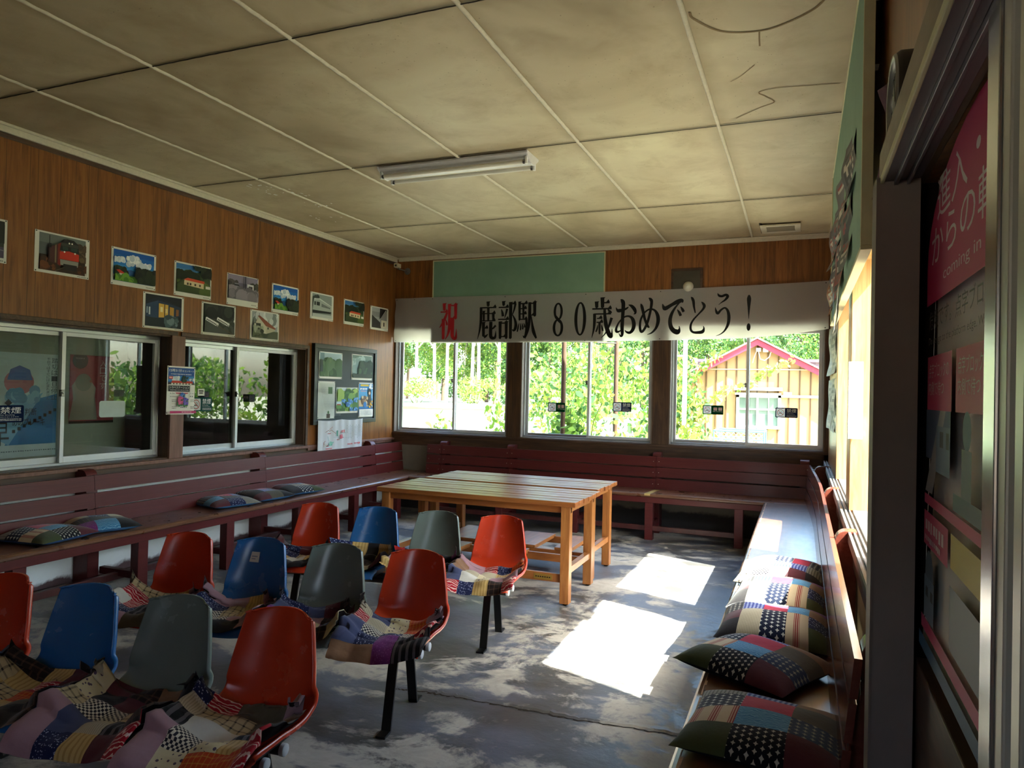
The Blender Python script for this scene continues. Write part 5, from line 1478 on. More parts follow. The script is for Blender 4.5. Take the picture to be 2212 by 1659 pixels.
b.grid(bf2, 40, 4)
b.build('backing_strip', plain('#5a4a3a', 0.7, 0.2), t)
for x in (0.045, 0.30, 0.56, 1.55, 2.56, 3.42, 5.10):
    for e in (0, 1):
        z = bn_top(x) - 0.02 if e else bn_bot(x) + 0.018
        p = MB(); p.lathe([(0, -0.005), (0.004, -0.004), (0.0055, 0)], 10, 0, (x, bn_shift(x, z) - 0.0005, z), 'y')
        p.build('pin', M_DARK, t)

# brush-printed serif characters, drawn stroke by stroke in a 100 x 200 box
def HS(x0, y, x1, th=7): return [('P', [(x0, y - th / 2), (x1, y - th / 2), (x1, y + th / 2), (x0, y + th / 2)]), ('P', [(x1 - 17, y + th / 2), (x1 + 1, y + th / 2), (x1 - 6, y + 17)])]
def VS(x, y1, y0, wd=16): return [('P', [(x - wd / 2, y0 + 5), (x, y0), (x + wd / 2, y0 + 7), (x + wd / 2, y1 - 2), (x + wd / 2 + 5, y1 + 4), (x - wd / 2 - 3, y1 + 3)])]
def SS(*p): return [('S', list(p))]
def RG(cx, cy, rx, ry, ix, iy): return [('R', (cx, cy, rx, ry, ix, iy))]
def EL(cx, cy, rx, ry): return [('R', (cx, cy, rx, ry, 0.01, 0.01))]
GL = {}
GL['祝'] = VS(26, 198, 158, 15) + HS(4, 153, 46) + SS((42, 150, 10), (30, 118, 13), (14, 86, 9), (0, 66, 2)) + VS(23, 112, 0, 16) + SS((34, 112, 3), (40, 94, 9), (43, 80, 10)) + VS(56, 194, 110, 14) + VS(91, 194, 110, 15) + HS(56, 188, 97) + HS(56, 118, 92, 6) + SS((58, 116, 17), (57, 66, 15), (48, 26, 9), (33, 0, 2)) + SS((74, 116, 18), (74, 44, 18), (75, 20, 17), (84, 7, 15), (95, 12, 12), (97, 60, 1.5))
GL['鹿'] = VS(54, 200, 174, 14) + HS(10, 170, 97) + SS((16, 170, 13), (16, 96, 12), (10, 44, 8), (0, 0, 2)) + HS(22, 138, 94, 6) + HS(22, 99, 94, 6) + VS(32, 150, 96, 10) + VS(56, 168, 97, 11) + VS(83, 140, 97, 12) + VS(32, 90, 12, 14) + SS((34, 12, 12), (44, 16, 10), (56, 28, 2)) + HS(34, 60, 56, 6) + SS((70, 94, 15), (70, 24, 16), (76, 8, 14), (88, 6, 12), (95, 14, 10), (97, 46, 1.5)) + SS((96, 74, 9), (84, 60, 8), (70, 50, 2))
GL['部'] = VS(29, 200, 176, 14) + HS(2, 170, 56) + SS((17, 160, 3), (23, 140, 11), (26, 122, 12)) + SS((48, 162, 11), (42, 136, 8), (35, 112, 2)) + HS(0, 106, 58) + VS(13, 92, 0, 14) + VS(46, 92, 0, 14) + HS(13, 86, 52) + HS(13, 14, 47, 6) + VS(68, 194, 0, 15) + HS(68, 188, 96) + SS((92, 188, 11), (86, 158, 8), (77, 130, 4)) + SS((77, 130, 4), (90, 104, 10), (96, 76, 14), (92, 54, 13), (84, 46, 9), (76, 52, 2))
GL['駅'] = VS(11, 196, 96, 11) + HS(11, 188, 52, 7) + HS(11, 161, 48, 6) + HS(11, 133, 48, 6) + HS(8, 104, 52, 6) + VS(31, 188, 104, 10) + SS((47, 104, 11), (48, 58, 11), (44, 24, 10), (37, 8, 8), (30, 18, 2)) + SS((8, 84, 2), (4, 60, 7), (0, 38, 6)) + SS((15, 84, 2), (18, 62, 7), (16, 46, 6)) + SS((24, 84, 2), (29, 64, 7), (28, 50, 6)) + SS((33, 84, 2), (38, 70, 6), (38, 60, 6)) + SS((63, 194, 14), (63, 110, 14), (56, 46, 10), (42, 0, 2)) + VS(90, 194, 116, 14) + HS(63, 188, 97) + HS(63, 126, 92, 6) + SS((72, 122, 3), (78, 76, 10), (86, 36, 15), (100, 2, 8))
GL['8'] = RG(50, 146, 42, 52, 20, 42) + RG(50, 50, 48, 52, 24, 42) + SS((22, 124, 14), (50, 98, 22), (78, 76, 14))
GL['0'] = RG(50, 100, 46, 100, 22, 90)
GL['歳'] = VS(50, 200, 148, 16) + VS(22, 180, 148, 15) + HS(50, 176, 84, 7) + HS(0, 146, 94, 8) + HS(10, 120, 92, 7) + SS((12, 122, 13), (12, 74, 12), (8, 36, 8), (0, 0, 2)) + HS(24, 98, 50, 6) + HS(22, 78, 54, 6) + VS(38, 78, 16, 9) + SS((29, 66, 2), (26, 46, 7), (20, 30, 6)) + SS((46, 66, 2), (51, 46, 8), (54, 34, 7)) + SS((60, 146, 11), (63, 100, 14), (72, 50, 18), (86, 14, 19), (96, 8, 12), (98, 46, 1.5)) + SS((95, 100, 12), (82, 56, 9), (66, 22, 6), (46, 0, 2)) + SS((76, 142, 4), (86, 130, 12), (91, 122, 12))
GL['お'] = SS((0, 156, 2), (5, 144, 9), (14, 138, 16), (36, 142, 11), (54, 150, 8), (62, 158, 2)) + SS((22, 198, 3), (30, 190, 15), (36, 172, 17), (34, 110, 15), (32, 50, 16), (33, 12, 13), (26, 2, 8), (16, 18, 2)) + SS((34, 40, 2), (16, 26, 8), (4, 28, 12), (4, 46, 10), (18, 78, 7), (44, 104, 7), (68, 106, 9), (84, 90, 15), (90, 60, 17), (84, 34, 15), (70, 20, 12), (54, 24, 8), (46, 34, 2)) + SS((62, 168, 3), (78, 160, 13), (92, 142, 15), (96, 124, 9), (88, 118, 3))
GL['め'] = SS((4, 170, 2), (10, 156, 13), (18, 126, 14), (28, 84, 12), (44, 46, 12), (54, 40, 4)) + SS((46, 200, 3), (56, 192, 14), (62, 176, 14), (56, 126, 12), (42, 66, 12), (24, 26, 12), (10, 16, 12), (3, 40, 12), (6, 80, 10), (24, 118, 8), (52, 138, 8), (78, 132, 10), (94, 106, 16), (98, 72, 17), (88, 36, 12), (66, 10, 8), (42, 0, 2))
GL['で'] = SS((0, 170, 3), (5, 152, 12), (14, 144, 17), (44, 164, 14), (70, 180, 18), (90, 186, 16), (94, 174, 4)) + SS((86, 182, 4), (62, 150, 8), (44, 112, 13), (37, 74, 16), (42, 38, 18), (56, 16, 20), (74, 10, 22), (82, 26, 8), (80, 42, 3)) + SS((70, 136, 3), (80, 118, 11), (87, 100, 11)) + SS((85, 152, 3), (94, 136, 11), (100, 122, 10))
GL['と'] = SS((0, 196, 2), (10, 188, 16), (19, 172, 18), (24, 144, 14), (34, 110, 7)) + SS((76, 168, 3), (88, 160, 14), (98, 146, 18), (88, 128, 14), (56, 102, 10), (22, 74, 12), (4, 48, 14), (4, 22, 15), (22, 8, 15), (56, 6, 19), (88, 10, 22), (98, 26, 12), (94, 40, 3))
GL['う'] = SS((14, 206, 2), (24, 194, 14), (44, 190, 15), (72, 196, 16), (84, 188, 18), (68, 172, 13), (44, 160, 7), (22, 148, 2)) + SS((0, 136, 2), (6, 118, 13), (18, 106, 17), (40, 122, 13), (66, 132, 11), (86, 118, 16), (95, 88, 20), (90, 52, 18), (68, 20, 11), (38, 2, 6), (8, -6, 2))
GL['!'] = SS((50, 200, 30), (50, 188, 70), (50, 172, 84), (50, 130, 50), (50, 66, 6)) + EL(50, 22, 44, 21)
def glyph(b, ch, x0, x1, z0, z1):
    sx, sz = (x1 - x0) / 100, (z1 - z0) / 200
    lay = [0]
    def P(a, c):
        x, z = x0 + a * sx, z0 + c * sz
        return (x, bn_shift(x, z) - 0.0022 - lay[0] * 0.00003, z)
    for kind, d in GL[ch]:
        lay[0] += 1
        if kind == 'P':
            b.face([P(a, c) for a, c in d])
        elif kind == 'R':
            cx, cy, rx, ry, ix, iy = d; n = 36
            for k in range(n):
                a, q = 2 * PI * k / n, 2 * PI * (k + 1) / n
                b.face([P(cx + ix * math.cos(a), cy + iy * math.sin(a)), P(cx + rx * math.cos(a), cy + ry * math.sin(a)), P(cx + rx * math.cos(q), cy + ry * math.sin(q)), P(cx + ix * math.cos(q), cy + iy * math.sin(q))])
        else:
            # smooth ribbon of varying width through the points (widths in the x unit)
            pts = []
            n = len(d)
            for i in range(n - 1):
                p0, p1, p2, p3 = d[max(0, i - 1)], d[i], d[i + 1], d[min(n - 1, i + 2)]
                for k in range(7):
                    tt = k / 7
                    pts.append(tuple(0.5 * ((2 * p1[j]) + (-p0[j] + p2[j]) * tt + (2 * p0[j] - 5 * p1[j] + 4 * p2[j] - p3[j]) * tt ** 2 + (-p0[j] + 3 * p1[j] - 3 * p2[j] + p3[j]) * tt ** 3) for j in range(3)))
            pts.append(d[-1])
            L, Rr = [], []
            ar = sz / sx
            for i, p in enumerate(pts):
                a, c = pts[max(0, i - 1)], pts[min(len(pts) - 1, i + 1)]
                dx, dy = (c[0] - a[0]), (c[1] - a[1]) * ar
                l = math.hypot(dx, dy) or 1
                nx, ny = -dy / l, dx / l / ar
                wd = max(0.5, p[2]) / 2 * 1.12
                L.append((p[0] + nx * wd, p[1] + ny * wd)); Rr.append((p[0] - nx * wd, p[1] - ny * wd))
            for i in range(len(pts) - 1):
                b.face([P(*Rr[i]), P(*Rr[i + 1]), P(*L[i + 1]), P(*L[i])])
GPOS = [('祝', 0.669, 0.913, 2.135, 2.588), ('鹿', 1.196, 1.446, 2.137, 2.590), ('部', 1.465, 1.708, 2.135, 2.589), ('駅', 1.718, 1.962, 2.138, 2.587), ('8', 2.162, 2.297, 2.167, 2.562), ('0', 2.422, 2.577, 2.170, 2.559),
        ('歳', 2.641, 2.884, 2.142, 2.598), ('お', 2.920, 3.152, 2.155, 2.580), ('め', 3.192, 3.404, 2.174, 2.583), ('で', 3.445, 3.677, 2.181, 2.570), ('と', 3.751, 3.899, 2.178, 2.589), ('う', 4.011, 4.161, 2.165, 2.600), ('!', 4.333, 4.378, 2.201, 2.584)]
b = MB(); glyph(b, *GPOS[0]); b.build('red_lettering', ink('#b3202c'), t)
b = MB()
for g in GPOS[1:]: glyph(b, *g)
b.build('black_lettering', ink('#0b0b0c'), t)

# security camera in the corner
t = thing('security_camera', 'small boxy security camera on a bracket in the back left ceiling corner', 'camera', (0.17, 0, 3.02), BACK)
b = MB(); b.lathe([(0.0, -0.010), (0.036, -0.010), (0.042, -0.006), (0.044, 0.0)], 28, 0, (0, 0, 0), 'y')
b.build('base_plate', plain('#6a645c', 0.5, 0.4, 0.2), t)
b = MB(); b.tube([(0, -0.01, 0), (-0.02, -0.05, 0.004), (-0.06, -0.125, 0.012)], 0.010, 12); b.tube([(-0.06, -0.125, 0.006), (-0.06, -0.125, 0.030)], 0.009, 10)
b.build('arm', M_STEEL, t)
b = MB(); b.box(-0.092, -0.038, -0.185, -0.095, 0.026, 0.078)
hd = b.build('housing', plain('#cfc7a8', 0.5, 0.4), t, 0.004)
b = MB(); b.lathe([(0.0, -0.0045), (0.010, -0.0045), (0.013, 0.0)], 18, 0, (-0.065, -0.185, 0.050), 'y')
b.build('lens', plain('#050506', 0.15, 0.6), hd)

# ================================================================== CEILING THINGS
t = thing('fluorescent_light', 'bare twin-tube fluorescent fitting on the ceiling', 'ceiling light', (2.48, -3.24, H - 0.008), BACK)
b = MB()
prof = [(-0.115, 0.0), (-0.112, -0.012), (-0.030, -0.062), (0.030, -0.062), (0.112, -0.012), (0.115, 0.0)]
b.prism(prof, -0.60, 0.60, 0, 'yz')
b.build('housing', plain('#c6c4c2', 0.4, 0.45), t, 0.002)
for sx in (-1, 1):
    b = MB(); b.prism([(-0.118, 0.002), (-0.115, -0.014), (-0.03, -0.068), (0.03, -0.068), (0.115, -0.014), (0.118, 0.002)], sx * 0.60 - (0.012 if sx < 0 else 0), sx * 0.60 + (0.012 if sx > 0 else 0), 0, 'yz')
    e = b.build('end_plate', plain('#d8d6d4', 0.4, 0.45), t, 0.002)
    for sy in (-1, 1):
        b = MB(); b.box(min(sx * 0.60, sx * 0.585), max(sx * 0.60, sx * 0.585), sy * 0.078 - 0.014, sy * 0.078 + 0.014, -0.085, -0.030)
        b.build('socket', M_WHITE, e, 0.002)
for sy in (-1, 1):
    b = MB(); b.tube([(-0.585, sy * 0.078, -0.066), (0.585, sy * 0.078, -0.066)], 0.0155, 18)
    tb = b.build('tube', plain('#e6e2d2', 0.25, 0.5, 0, 0.02), t)
    for sx in (-1, 1):
        b = MB(); b.tube([(sx * 0.585, sy * 0.078, -0.066), (sx * 0.567, sy * 0.078, -0.066)], 0.0162, 18)
        b.build('tube_cap', M_STEEL, tb)
t = thing('ceiling_vent', 'cream ceiling vent cover hanging slightly open near the back right corner', 'vent', (4.67, -0.45, H), BACK)
b = MB()
w2, d2 = 0.185, 0.225
def tl(x, y, z): return (x, y, z - 0.018 + y * 0.05)
for x0, x1, y0, y1 in ((-w2, w2, -d2, -d2 + 0.07), (-w2, w2, d2 - 0.11, d2), (-w2, -w2 + 0.055, -d2 + 0.07, d2 - 0.11), (w2 - 0.055, w2, -d2 + 0.07, d2 - 0.11)):
    n = len(b.v); b.box(x0, x1, y0, y1, -0.012, 0.0)
    for k in range(n, len(b.v)): b.v[k] = tl(*b.v[k])
b.build('frame', M_BATTEN, t, 0.002)
b = MB(); n = 0
for k in range(9):
    y = -d2 + 0.08 + k * 0.03
    b.beam((-w2 + 0.05, y, -0.022), (w2 - 0.05, y, -0.022), 0.024, 0.002, 0, (0, 0.5, 1))
b.build('grille', plain('#857a63', 0.6, 0.3), t)
b = MB(); b.box(-w2 - 0.008, w2 + 0.008, -d2 - 0.008, d2 + 0.008, -0.010, -0.002)
b.build('collar', plain('#4a3f30', 0.7, 0.2), t)

# ================================================================== RIGHT WALL THINGS
t = thing('poster_board', 'green pin-up board high on the right wall, covered with curling posters', 'board', (RX - 0.035, -2.15, 2.045), RIGHT)
BL, BH = 2.98, 1.12
b = MB(); b.box(0.012, BL - 0.012, -0.032, -0.004, 0.012, BH - 0.012)
b.build('panel', M_GREEN, t)
b = MB(); b.box(0, BL, -0.038, 0, 0, 0.016); b.box(0, BL, -0.038, 0, BH - 0.016, BH); b.box(0, 0.016, -0.038, 0, 0.016, BH - 0.016); b.box(BL - 0.016, BL, -0.038, 0, 0.016, BH - 0.016)
b.build('frame', M_CREAM, t, 0.002)
for x in (0.3, 1.5, 2.7):
    b = MB(); b.box(x - 0.03, x + 0.03, 0.0, 0.035, BH - 0.35, BH - 0.1)
    b.build('hanger', M_DKWOOD, t)
def curled(label, x, z, w_, h_, base, seed, amt=0.05, grp='curling posters on the green pin-up board', par=None, rot=RIGHT, loc=None, cat='poster', inks=('#8a3030', '#1c1c22', '#b8b2a4', '#5a5a5e')):
    rr = random.Random(seed)
    b = MB()
    nx, nz = 10, 18
    cols = [ink(base)] + [ink(c) for c in inks]
    ph = rr.uniform(0, 6)
    def f(u, v, s=0):
        y = -0.003 - s - amt * (max(0, 0.6 - u) / 0.6) ** 2 * (0.5 + 0.5 * math.sin(v * 3 + ph) ** 2) - amt * 0.4 * (max(0, 0.35 - v) / 0.35) ** 2 - 0.006 * math.sin(v * 9 + ph)
        return (u * w_, y, v * h_)
    def mf(i, j):
        if i in (0, nx - 1) or j in (0, nz - 1): return 0
        return pick[j][i]
    pick = [[0] * nx for _ in range(nz)]
    for j in range(nz):
        c = rr.choice([0, 0, 1, 2, 2, 3, 4])
        for i in range(nx): pick[j][i] = c if rr.random() < 0.75 else rr.choice([0, 1, 2, 3, 4])
    b.grid(lambda u, v: f(u, v), nx, nz, 0, True, mf)
    k = len(b.f)
    b.grid(lambda u, v: f(u, v, -0.0008), nx, nz, 0, True)
    for q in range(k, len(b.f)): b.f[q] = b.f[q][::-1]
    o = b.build('curled_poster', cols)
    o.location = loc if loc else (RX - 0.035 - 0.032, -2.15 - x, 2.045 + z)
    o.rotation_euler = (0, 0, rot)
    return tag(o, label, cat, grp)
PB = [(0.28, 0.36, 'top row of the green board, farthest from the door', '#6a5a58'), (0.86, 0.35, 'top row of the green board, second from its far end', '#544f50'), (1.44, 0.37, 'top row of the green board, third from its far end', '#5c5658'), (2.10, 0.36, 'top row of the green board, nearest the door', '#4c4a4e'),
      (0.12, 0.06, 'bottom row of the green board, orange-brown and farthest from the door', '#8a5a3a'), (0.66, 0.05, 'bottom row of the green board, second from its far end', '#4a4a50'), (1.26, 0.06, 'bottom row of the green board, third from its far end', '#7a4a44'), (1.92, 0.09, 'bottom row of the green board, nearest the door', '#585a54')]
for k, (x, z, lb, c) in enumerate(PB):
    curled('curled poster in the ' + lb, x, z, 0.46, 0.285, c, 60 + k, 0.028)
# loose papers
o = sheet('paper_slip', 'small blue and white slip hanging below the green board on the right wall', 'paper', (RX - 0.09, -3.72, 1.86), RIGHT, 0.20, 0.24, None, M_PAPER, False, 0.02)
p = Pic(0.20, 0.24); p.rect('#5f88a8', 0.12, 0.2, 0.88, 0.86); p.marks('#dfe6ea', 0.2, 0.7, 0.8, 5, 0.05); p.build('print', o, 0, -0.0014 - 0.021, 0)
for k, (y, z, lb) in enumerate(((-0.30, 1.72, 'upper, nearer the corner'), (-0.95, 1.72, 'upper, nearer the window'), (-0.30, 1.22, 'lower, nearer the corner'), (-0.95, 1.22, 'lower, nearer the window'))):
    curled('grey curling sheet on the right wall beside the back corner: ' + lb, 0, 0, 0.52, 0.46, '#8f908c', 80 + k, 0.022, 'grey sheets on the right wall beside the back corner', None, RIGHT, (RX - 0.001, y - 0.05, z), 'paper', ('#6a6c6a', '#4f5354', '#a8a8a2', '#7d8486'))
o = sheet('paper_sheet', 'white sheet blazing in sun on the post between the right-hand windows', 'paper', (RX - 0.012, -3.449, 1.28), BACK, 0.075, 0.44, None, M_WHITE, False, 0.03)
# clock
t = thing('wall_clock', 'small round clock in a deep dark case above the door', 'clock', (RX, -6.08, 2.215), RIGHT)
b = MB(); b.lathe([(0.0, 0.0), (0.100, 0.0), (0.108, -0.012), (0.110, -0.060), (0.104, -0.070)], 48, 0, (0, 0, 0), 'y')
b.build('case', plain('#2c261e', 0.4, 0.45), t)
b = MB(); b.lathe([(0.104, -0.070), (0.100, -0.076), (0.094, -0.074), (0.092, -0.064)], 48, 0, (0, 0, 0), 'y')
b.build('rim', plain('#8f9088', 0.35, 0.5, 0.3), t)
b = MB(); b.lathe([(0.093, -0.064), (0.0, -0.064)], 48, 0, (0, 0, 0), 'y')
dl = b.build('dial', plain('#c9c8b4', 0.12, 0.6), t)
p = MB()
for k in range(12):
    a = 2 * PI * k / 12
    c, s_ = math.sin(a), math.cos(a)
    p.beam((0.074 * c, -0.0648, 0.074 * s_), (0.086 * c, -0.0648, 0.086 * s_), 0.004, 0.0006, 0, (0, 1, 0))
p.beam((0, -0.066, 0), (0.030, -0.066, 0.036), 0.006, 0.001, 0, (0, 1, 0)); p.beam((0, -0.067, 0), (-0.03, -0.067, 0.062), 0.004, 0.001, 0, (0, 1, 0))
p.build('hands', M_DARK, dl)
b = MB(); b.box(0.09, 0.14, -0.05, 0, -0.03, 0.03)
b.build('bracket', plain('#2c261e', 0.4, 0.45), t, 0.003)
curled('curling mauve patterned paper on the right wall beside the clock', 0, 0, 0.26, 0.34, '#6a4a58', 95, 0.05, None, None, RIGHT, (RX - 0.001, -5.50, 2.13), 'paper', ('#8a6878', '#3a2630', '#a88a96', '#553a46'))

# door surround: casing, grooved head and jamb, poster behind the sliding door
mb = MB()
mb.box(5.055, RX, YN, -6.05, 2.018, 2.100)
struct('trim_11', mb, m_wood('header_wood', (0.10, 0.06, 0.03), (0.17, 0.11, 0.055), (0.23, 0.155, 0.085), 'y', 0.5), 0.003)
mb = MB(); mb.box(5.050, 5.058, YN, -6.05, 2.004, 2.022)
struct('trim_12', mb, M_CREAM, 0.002)
mb = MB()
for x0, x1, z0 in ((5.058, 5.078, 2.008), (5.078, 5.086, 1.998), (5.086, 5.104, 2.010), (5.104, 5.110, 1.998), (5.110, 5.132, 2.010)):
    mb.box(x0, x1, YN, -6.13, z0, 2.02)
struct('trim_13', mb, plain('#6a6268', 0.4, 0.45, 0.35, 0.12, 9), 0.001)
mb = MB(); mb.box(5.042, 5.046, -6.146, -6.045, 0, 2.018); mb.box(5.046, 5.132, -6.14, -6.05, 0, 2.018)
struct('trim_14', mb, plain('#80736b', 0.65, 0.3, 0.0, 0.15, 9))
mb = MB(); mb.box(5.133, RX + 0.029, -6.062, -6.051, 0.0, 2.018)  # dark strip added over the lit wall edge, recess shade put into its colour
struct('recess_shade_strip', mb, plain('#1a100c', 0.8, 0.1))
mb = MB(); mb.box(5.140, RX + 0.03, -7.05, -6.10, 0.0, 0.92)
struct('trim_15', mb, M_DKWOODY, 0.003)
o = sheet('warning_poster', 'tall pink and white platform-safety poster beside the aluminium sliding door', 'poster', (5.172, -6.13, 0.965), RIGHT, 0.98, 1.045, None, m_cloth_translucent('poster_vinyl', (0.80, 0.78, 0.73, 1), 0.02), False, 0.02)
p = Pic(0.98, 1.045)
pk = '#b8285e'; pk2 = '#c2456c'
arch = [(0.0, 0.72), (0.0, 0.80)] + [(0.5 - 0.5 * math.cos(a), 0.80 + 0.20 * math.sin(a)) for a in [PI * k / 16 for k in range(17)]] + [(1.0, 0.72)]
p.poly(pk, arch)
p.text('#d9c6cc', '進入・進出', 0.12, 0.88, 0.88, 0.965); p.text('#d9c6cc', 'からの転落に', 0.06, 0.795, 0.94, 0.875); p.text('#d9b4c2', 'coming in / going', 0.20, 0.745, 0.80, 0.775)
p.text('#4a463f', '危険です。点字ブロック又は、白線', 0.04, 0.665, 0.97, 0.705); p.text('#55514a', 'Do not go to the platform edge. Wait behind the Braille blocks', 0.04, 0.63, 0.97, 0.65)
p.rect(pk2, 0.03, 0.50, 0.31, 0.61); p.rect(pk2, 0.35, 0.50, 0.63, 0.61); p.rect(pk2, 0.67, 0.50, 0.97, 0.61)
for u in (0.05, 0.37, 0.69): p.text('#d9c0c6', '点字ブロックの', u, 0.565, u + 0.23, 0.595); p.text('#d9c0c6', '内側で待つ', u, 0.53, u + 0.18, 0.558)
p.rect('#4a5a78', 0.03, 0.40, 0.31, 0.50); p.poly('#8f8f92', [(0.03, 0.33), (0.20, 0.5), (0.26, 0.5), (0.12, 0.33)]); p.rect('#6a7f92', 0.16, 0.38, 0.31, 0.47); p.rect('#33363a', 0.20, 0.43, 0.24, 0.46); p.rect('#33363a', 0.27, 0.43, 0.30, 0.46); p.disc('#4a6478', 0.46, 0.47, 0.035); p.rect('#6a7478', 0.42, 0.33, 0.50, 0.44); p.rect('#55666a', 0.35, 0.33, 0.63, 0.36); p.disc('#4a6478', 0.8, 0.46, 0.035); p.rect('#7a8488', 0.76, 0.33, 0.84, 0.43)
p.rect(pk2, 0.03, 0.305, 0.97, 0.325); p.rect(pk2, 0.03, 0.22, 0.31, 0.29)
p.marks('#d9c0c6', 0.05, 0.26, 0.28, 7, 0.025, 3); p.marks('#d9c0c6', 0.05, 0.235, 0.25, 10, 0.012, 4); p.rect('#c9b43c', 0.35, 0.23, 0.97, 0.29)
p.disc('#5f6f7a', 0.12, 0.17, 0.05); p.rect('#6f8496', 0.06, 0.075, 0.18, 0.16); p.rect('#33363a', 0.08, 0.12, 0.11, 0.14); p.rect('#33363a', 0.14, 0.12, 0.17, 0.14); p.rect('#8a8f92', 0.35, 0.09, 0.62, 0.2); p.rect(pk2, 0.03, 0.045, 0.97, 0.072); p.rect('#4a6a86', 0.0, 0.0, 1.0, 0.03)
p.build('print', o, 0, -0.0016 - 0.021, 0)
# sliding door leaves (aluminium)
t = thing('sliding_door', 'aluminium sliding door at the right picture edge, glass reflecting the room', 'door', (5.10, -6.925, 0.0), RIGHT)
b = MB(); b.box(0.0, 0.060, 0.0, 0.03, 0.01, 1.995)
b.build('stile', plain('#a9abab', 0.22, 0.5, 0.8, 0.05, 9), t, 0.003)
b = MB(); b.box(0.060, 0.095, 0.004, 0.03, 0.01, 1.995)
b.build('stile', plain('#b8b6ac', 0.45, 0.45, 0.2, 0.05, 9), t, 0.003)
b = MB(); b.box(0.095, 0.137, 0.016, 0.03, 0.01, 1.995)  # dark strip filling the gap between the stiles
b.build('dark_strip', plain('#1c1414', 0.6, 0.3), t)
b = MB(); b.box(0.137, 0.172, 0.002, 0.03, 0.01, 1.995)
b.build('stile', plain('#b4b4a8', 0.4, 0.45, 0.3, 0.05, 9), t, 0.003)
b = MB(); b.box(0.172, 1.02, 0.004, 0.028, 0.01, 0.12); b.box(0.172, 1.02, 0.004, 0.028, 1.93, 1.995)
b.build('rail', M_ALU, t, 0.002)
b = MB(); b.box(0.172, 1.02, 0.014, 0.018, 0.12, 1.93)
b.build('pane', M_GLASSD, t)
b = MB(); b.box(1.02, 1.08, 0.0, 0.03, 0.01, 1.995)
b.build('stile', M_ALU, t, 0.002)
b = MB(); b.box(5.10, 5.165, YN + 0.05, -6.14, 0.0, 0.012)
struct('trim_16', b, M_ALU)

# ================================================================== OUTSIDE
def m_ground():
    t = NT('gravel_and_dry_grass')
    co = t.co(); n = t.noise(co, 0.35, 5, 0.6); n2 = t.noise(co, 6, 6, 0.7)
    c = t.ramp(n, [(0.35, (0.30, 0.29, 0.22)), (0.55, (0.42, 0.40, 0.34)), (0.7, (0.50, 0.48, 0.42))])
    c = t.mix(t.math('MULTIPLY', n2, 0.35), c, (0.22, 0.26, 0.12, 1))
    t.bsdf(c, 0.9, 0.1, bump=n2, bstr=0.3, bdist=0.02)
    return t.m
def gz(x, y):
    """ground outside: flat by the building, rising to the track bed"""
    base = -0.30
    if y > 2.5:
        k = min(1.0, max(0.0, (y - 3.5) / 8.0)); k = k * k * (3 - 2 * k)
        base += 1.22 * k * (1.0 if x < 2 else max(0.35, 1 - (x - 2) * 0.08))
    return base + 0.04 * math.sin(x * 0.7 + y * 0.4)
mb = MB()
mb.grid(lambda u, v: (-60 + 120 * u, 0.2 + 70 * v * v, gz(-60 + 120 * u, 0.2 + 70 * v * v)), 80, 70)
mb.grid(lambda u, v: (5.35 + 40 * u, -9.4 + 9.6 * v, gz(9, -9) + 0.35 * max(0, u - 0.5)), 30, 10)
mb.grid(lambda u, v: (-30 + 75.35 * u, -40 + 30.6 * v, gz(9, -9)), 30, 20)
struct('ground', mb, m_ground())
# track bed: low platform edge, two rails
t = thing('platform_edge', 'weathered concrete platform edge across the sunlit yard outside the left back window', 'platform', (-9, 14.5, 0.86), 0)
b = MB(); b.box(-14, 14, 0, 1.6, -0.2, 0.10)
b.build('slab', plain('#8f8d86', 0.9, 0.1, 0, 0.2, 2), t)
b = MB(); b.box(-14, 13.6, -0.06, 0.0, 0.06, 0.095)
b.build('lip', plain('#5a5854', 0.9, 0.1), t)
for k, y in enumerate((11.0, 12.1)):
    b = MB(); b.box(-22, 3, y - 0.035, y + 0.035, 0.86, 0.96)
    o = b.build('rail', plain('#6d5a48', 0.5, 0.4, 0.4)); tag(o, ('nearer' if k == 0 else 'farther') + ' rusty rail on the track bed outside', 'rail', 'rails on the track bed')

LEAFM = [m_leaf('leaf_mid', (0.085, 0.17, 0.05, 1), (0.15, 0.25, 0.075, 1)), m_leaf('leaf_dark', (0.045, 0.11, 0.05, 1), (0.08, 0.16, 0.07, 1)), m_leaf('leaf_yellow', (0.24, 0.30, 0.07, 1), (0.32, 0.36, 0.10, 1)), m_leaf('leaf_fresh', (0.15, 0.27, 0.05, 1), (0.22, 0.36, 0.08, 1))]
M_BIRCH = plain('#b9b2a4', 0.7, 0.2, 0, 0.2, 6)
M_BARK = plain('#5a4c3e', 0.8, 0.2, 0, 0.3, 8)
def leaf_cloud(b, cs, n, size, seed, ms=(0, 1), sq=1.0):
    rr = random.Random(seed)
    for _ in range(n):
        c, r = cs[rr.randrange(len(cs))]
        th, ph = rr.uniform(0, 2 * PI), math.acos(rr.uniform(-1, 1))
        d = r * rr.uniform(0.35, 1.0) ** 0.5
        p = Vector((c[0] + d * math.sin(ph) * math.cos(th), c[1] + d * math.sin(ph) * math.sin(th), c[2] + d * math.cos(ph) * sq))
        a = Vector((rr.gauss(0, 1), rr.gauss(0, 1), rr.gauss(0, 0.6))).normalized()
        u = a.orthogonal().normalized(); v = a.cross(u)
        q = rr.uniform(0, PI); u, v = u * math.cos(q) + v * math.sin(q), v * math.cos(q) - u * math.sin(q)
        s = size * rr.uniform(0.6, 1.3)
        b.face([p - u * s * 0.5, p - u * s * 0.15 + v * s * 0.27, p + u * s * 0.28 + v * s * 0.2, p + u * s * 0.55, p + u * s * 0.28 - v * s * 0.2, p - u * s * 0.15 - v * s * 0.27], rr.choice(ms))
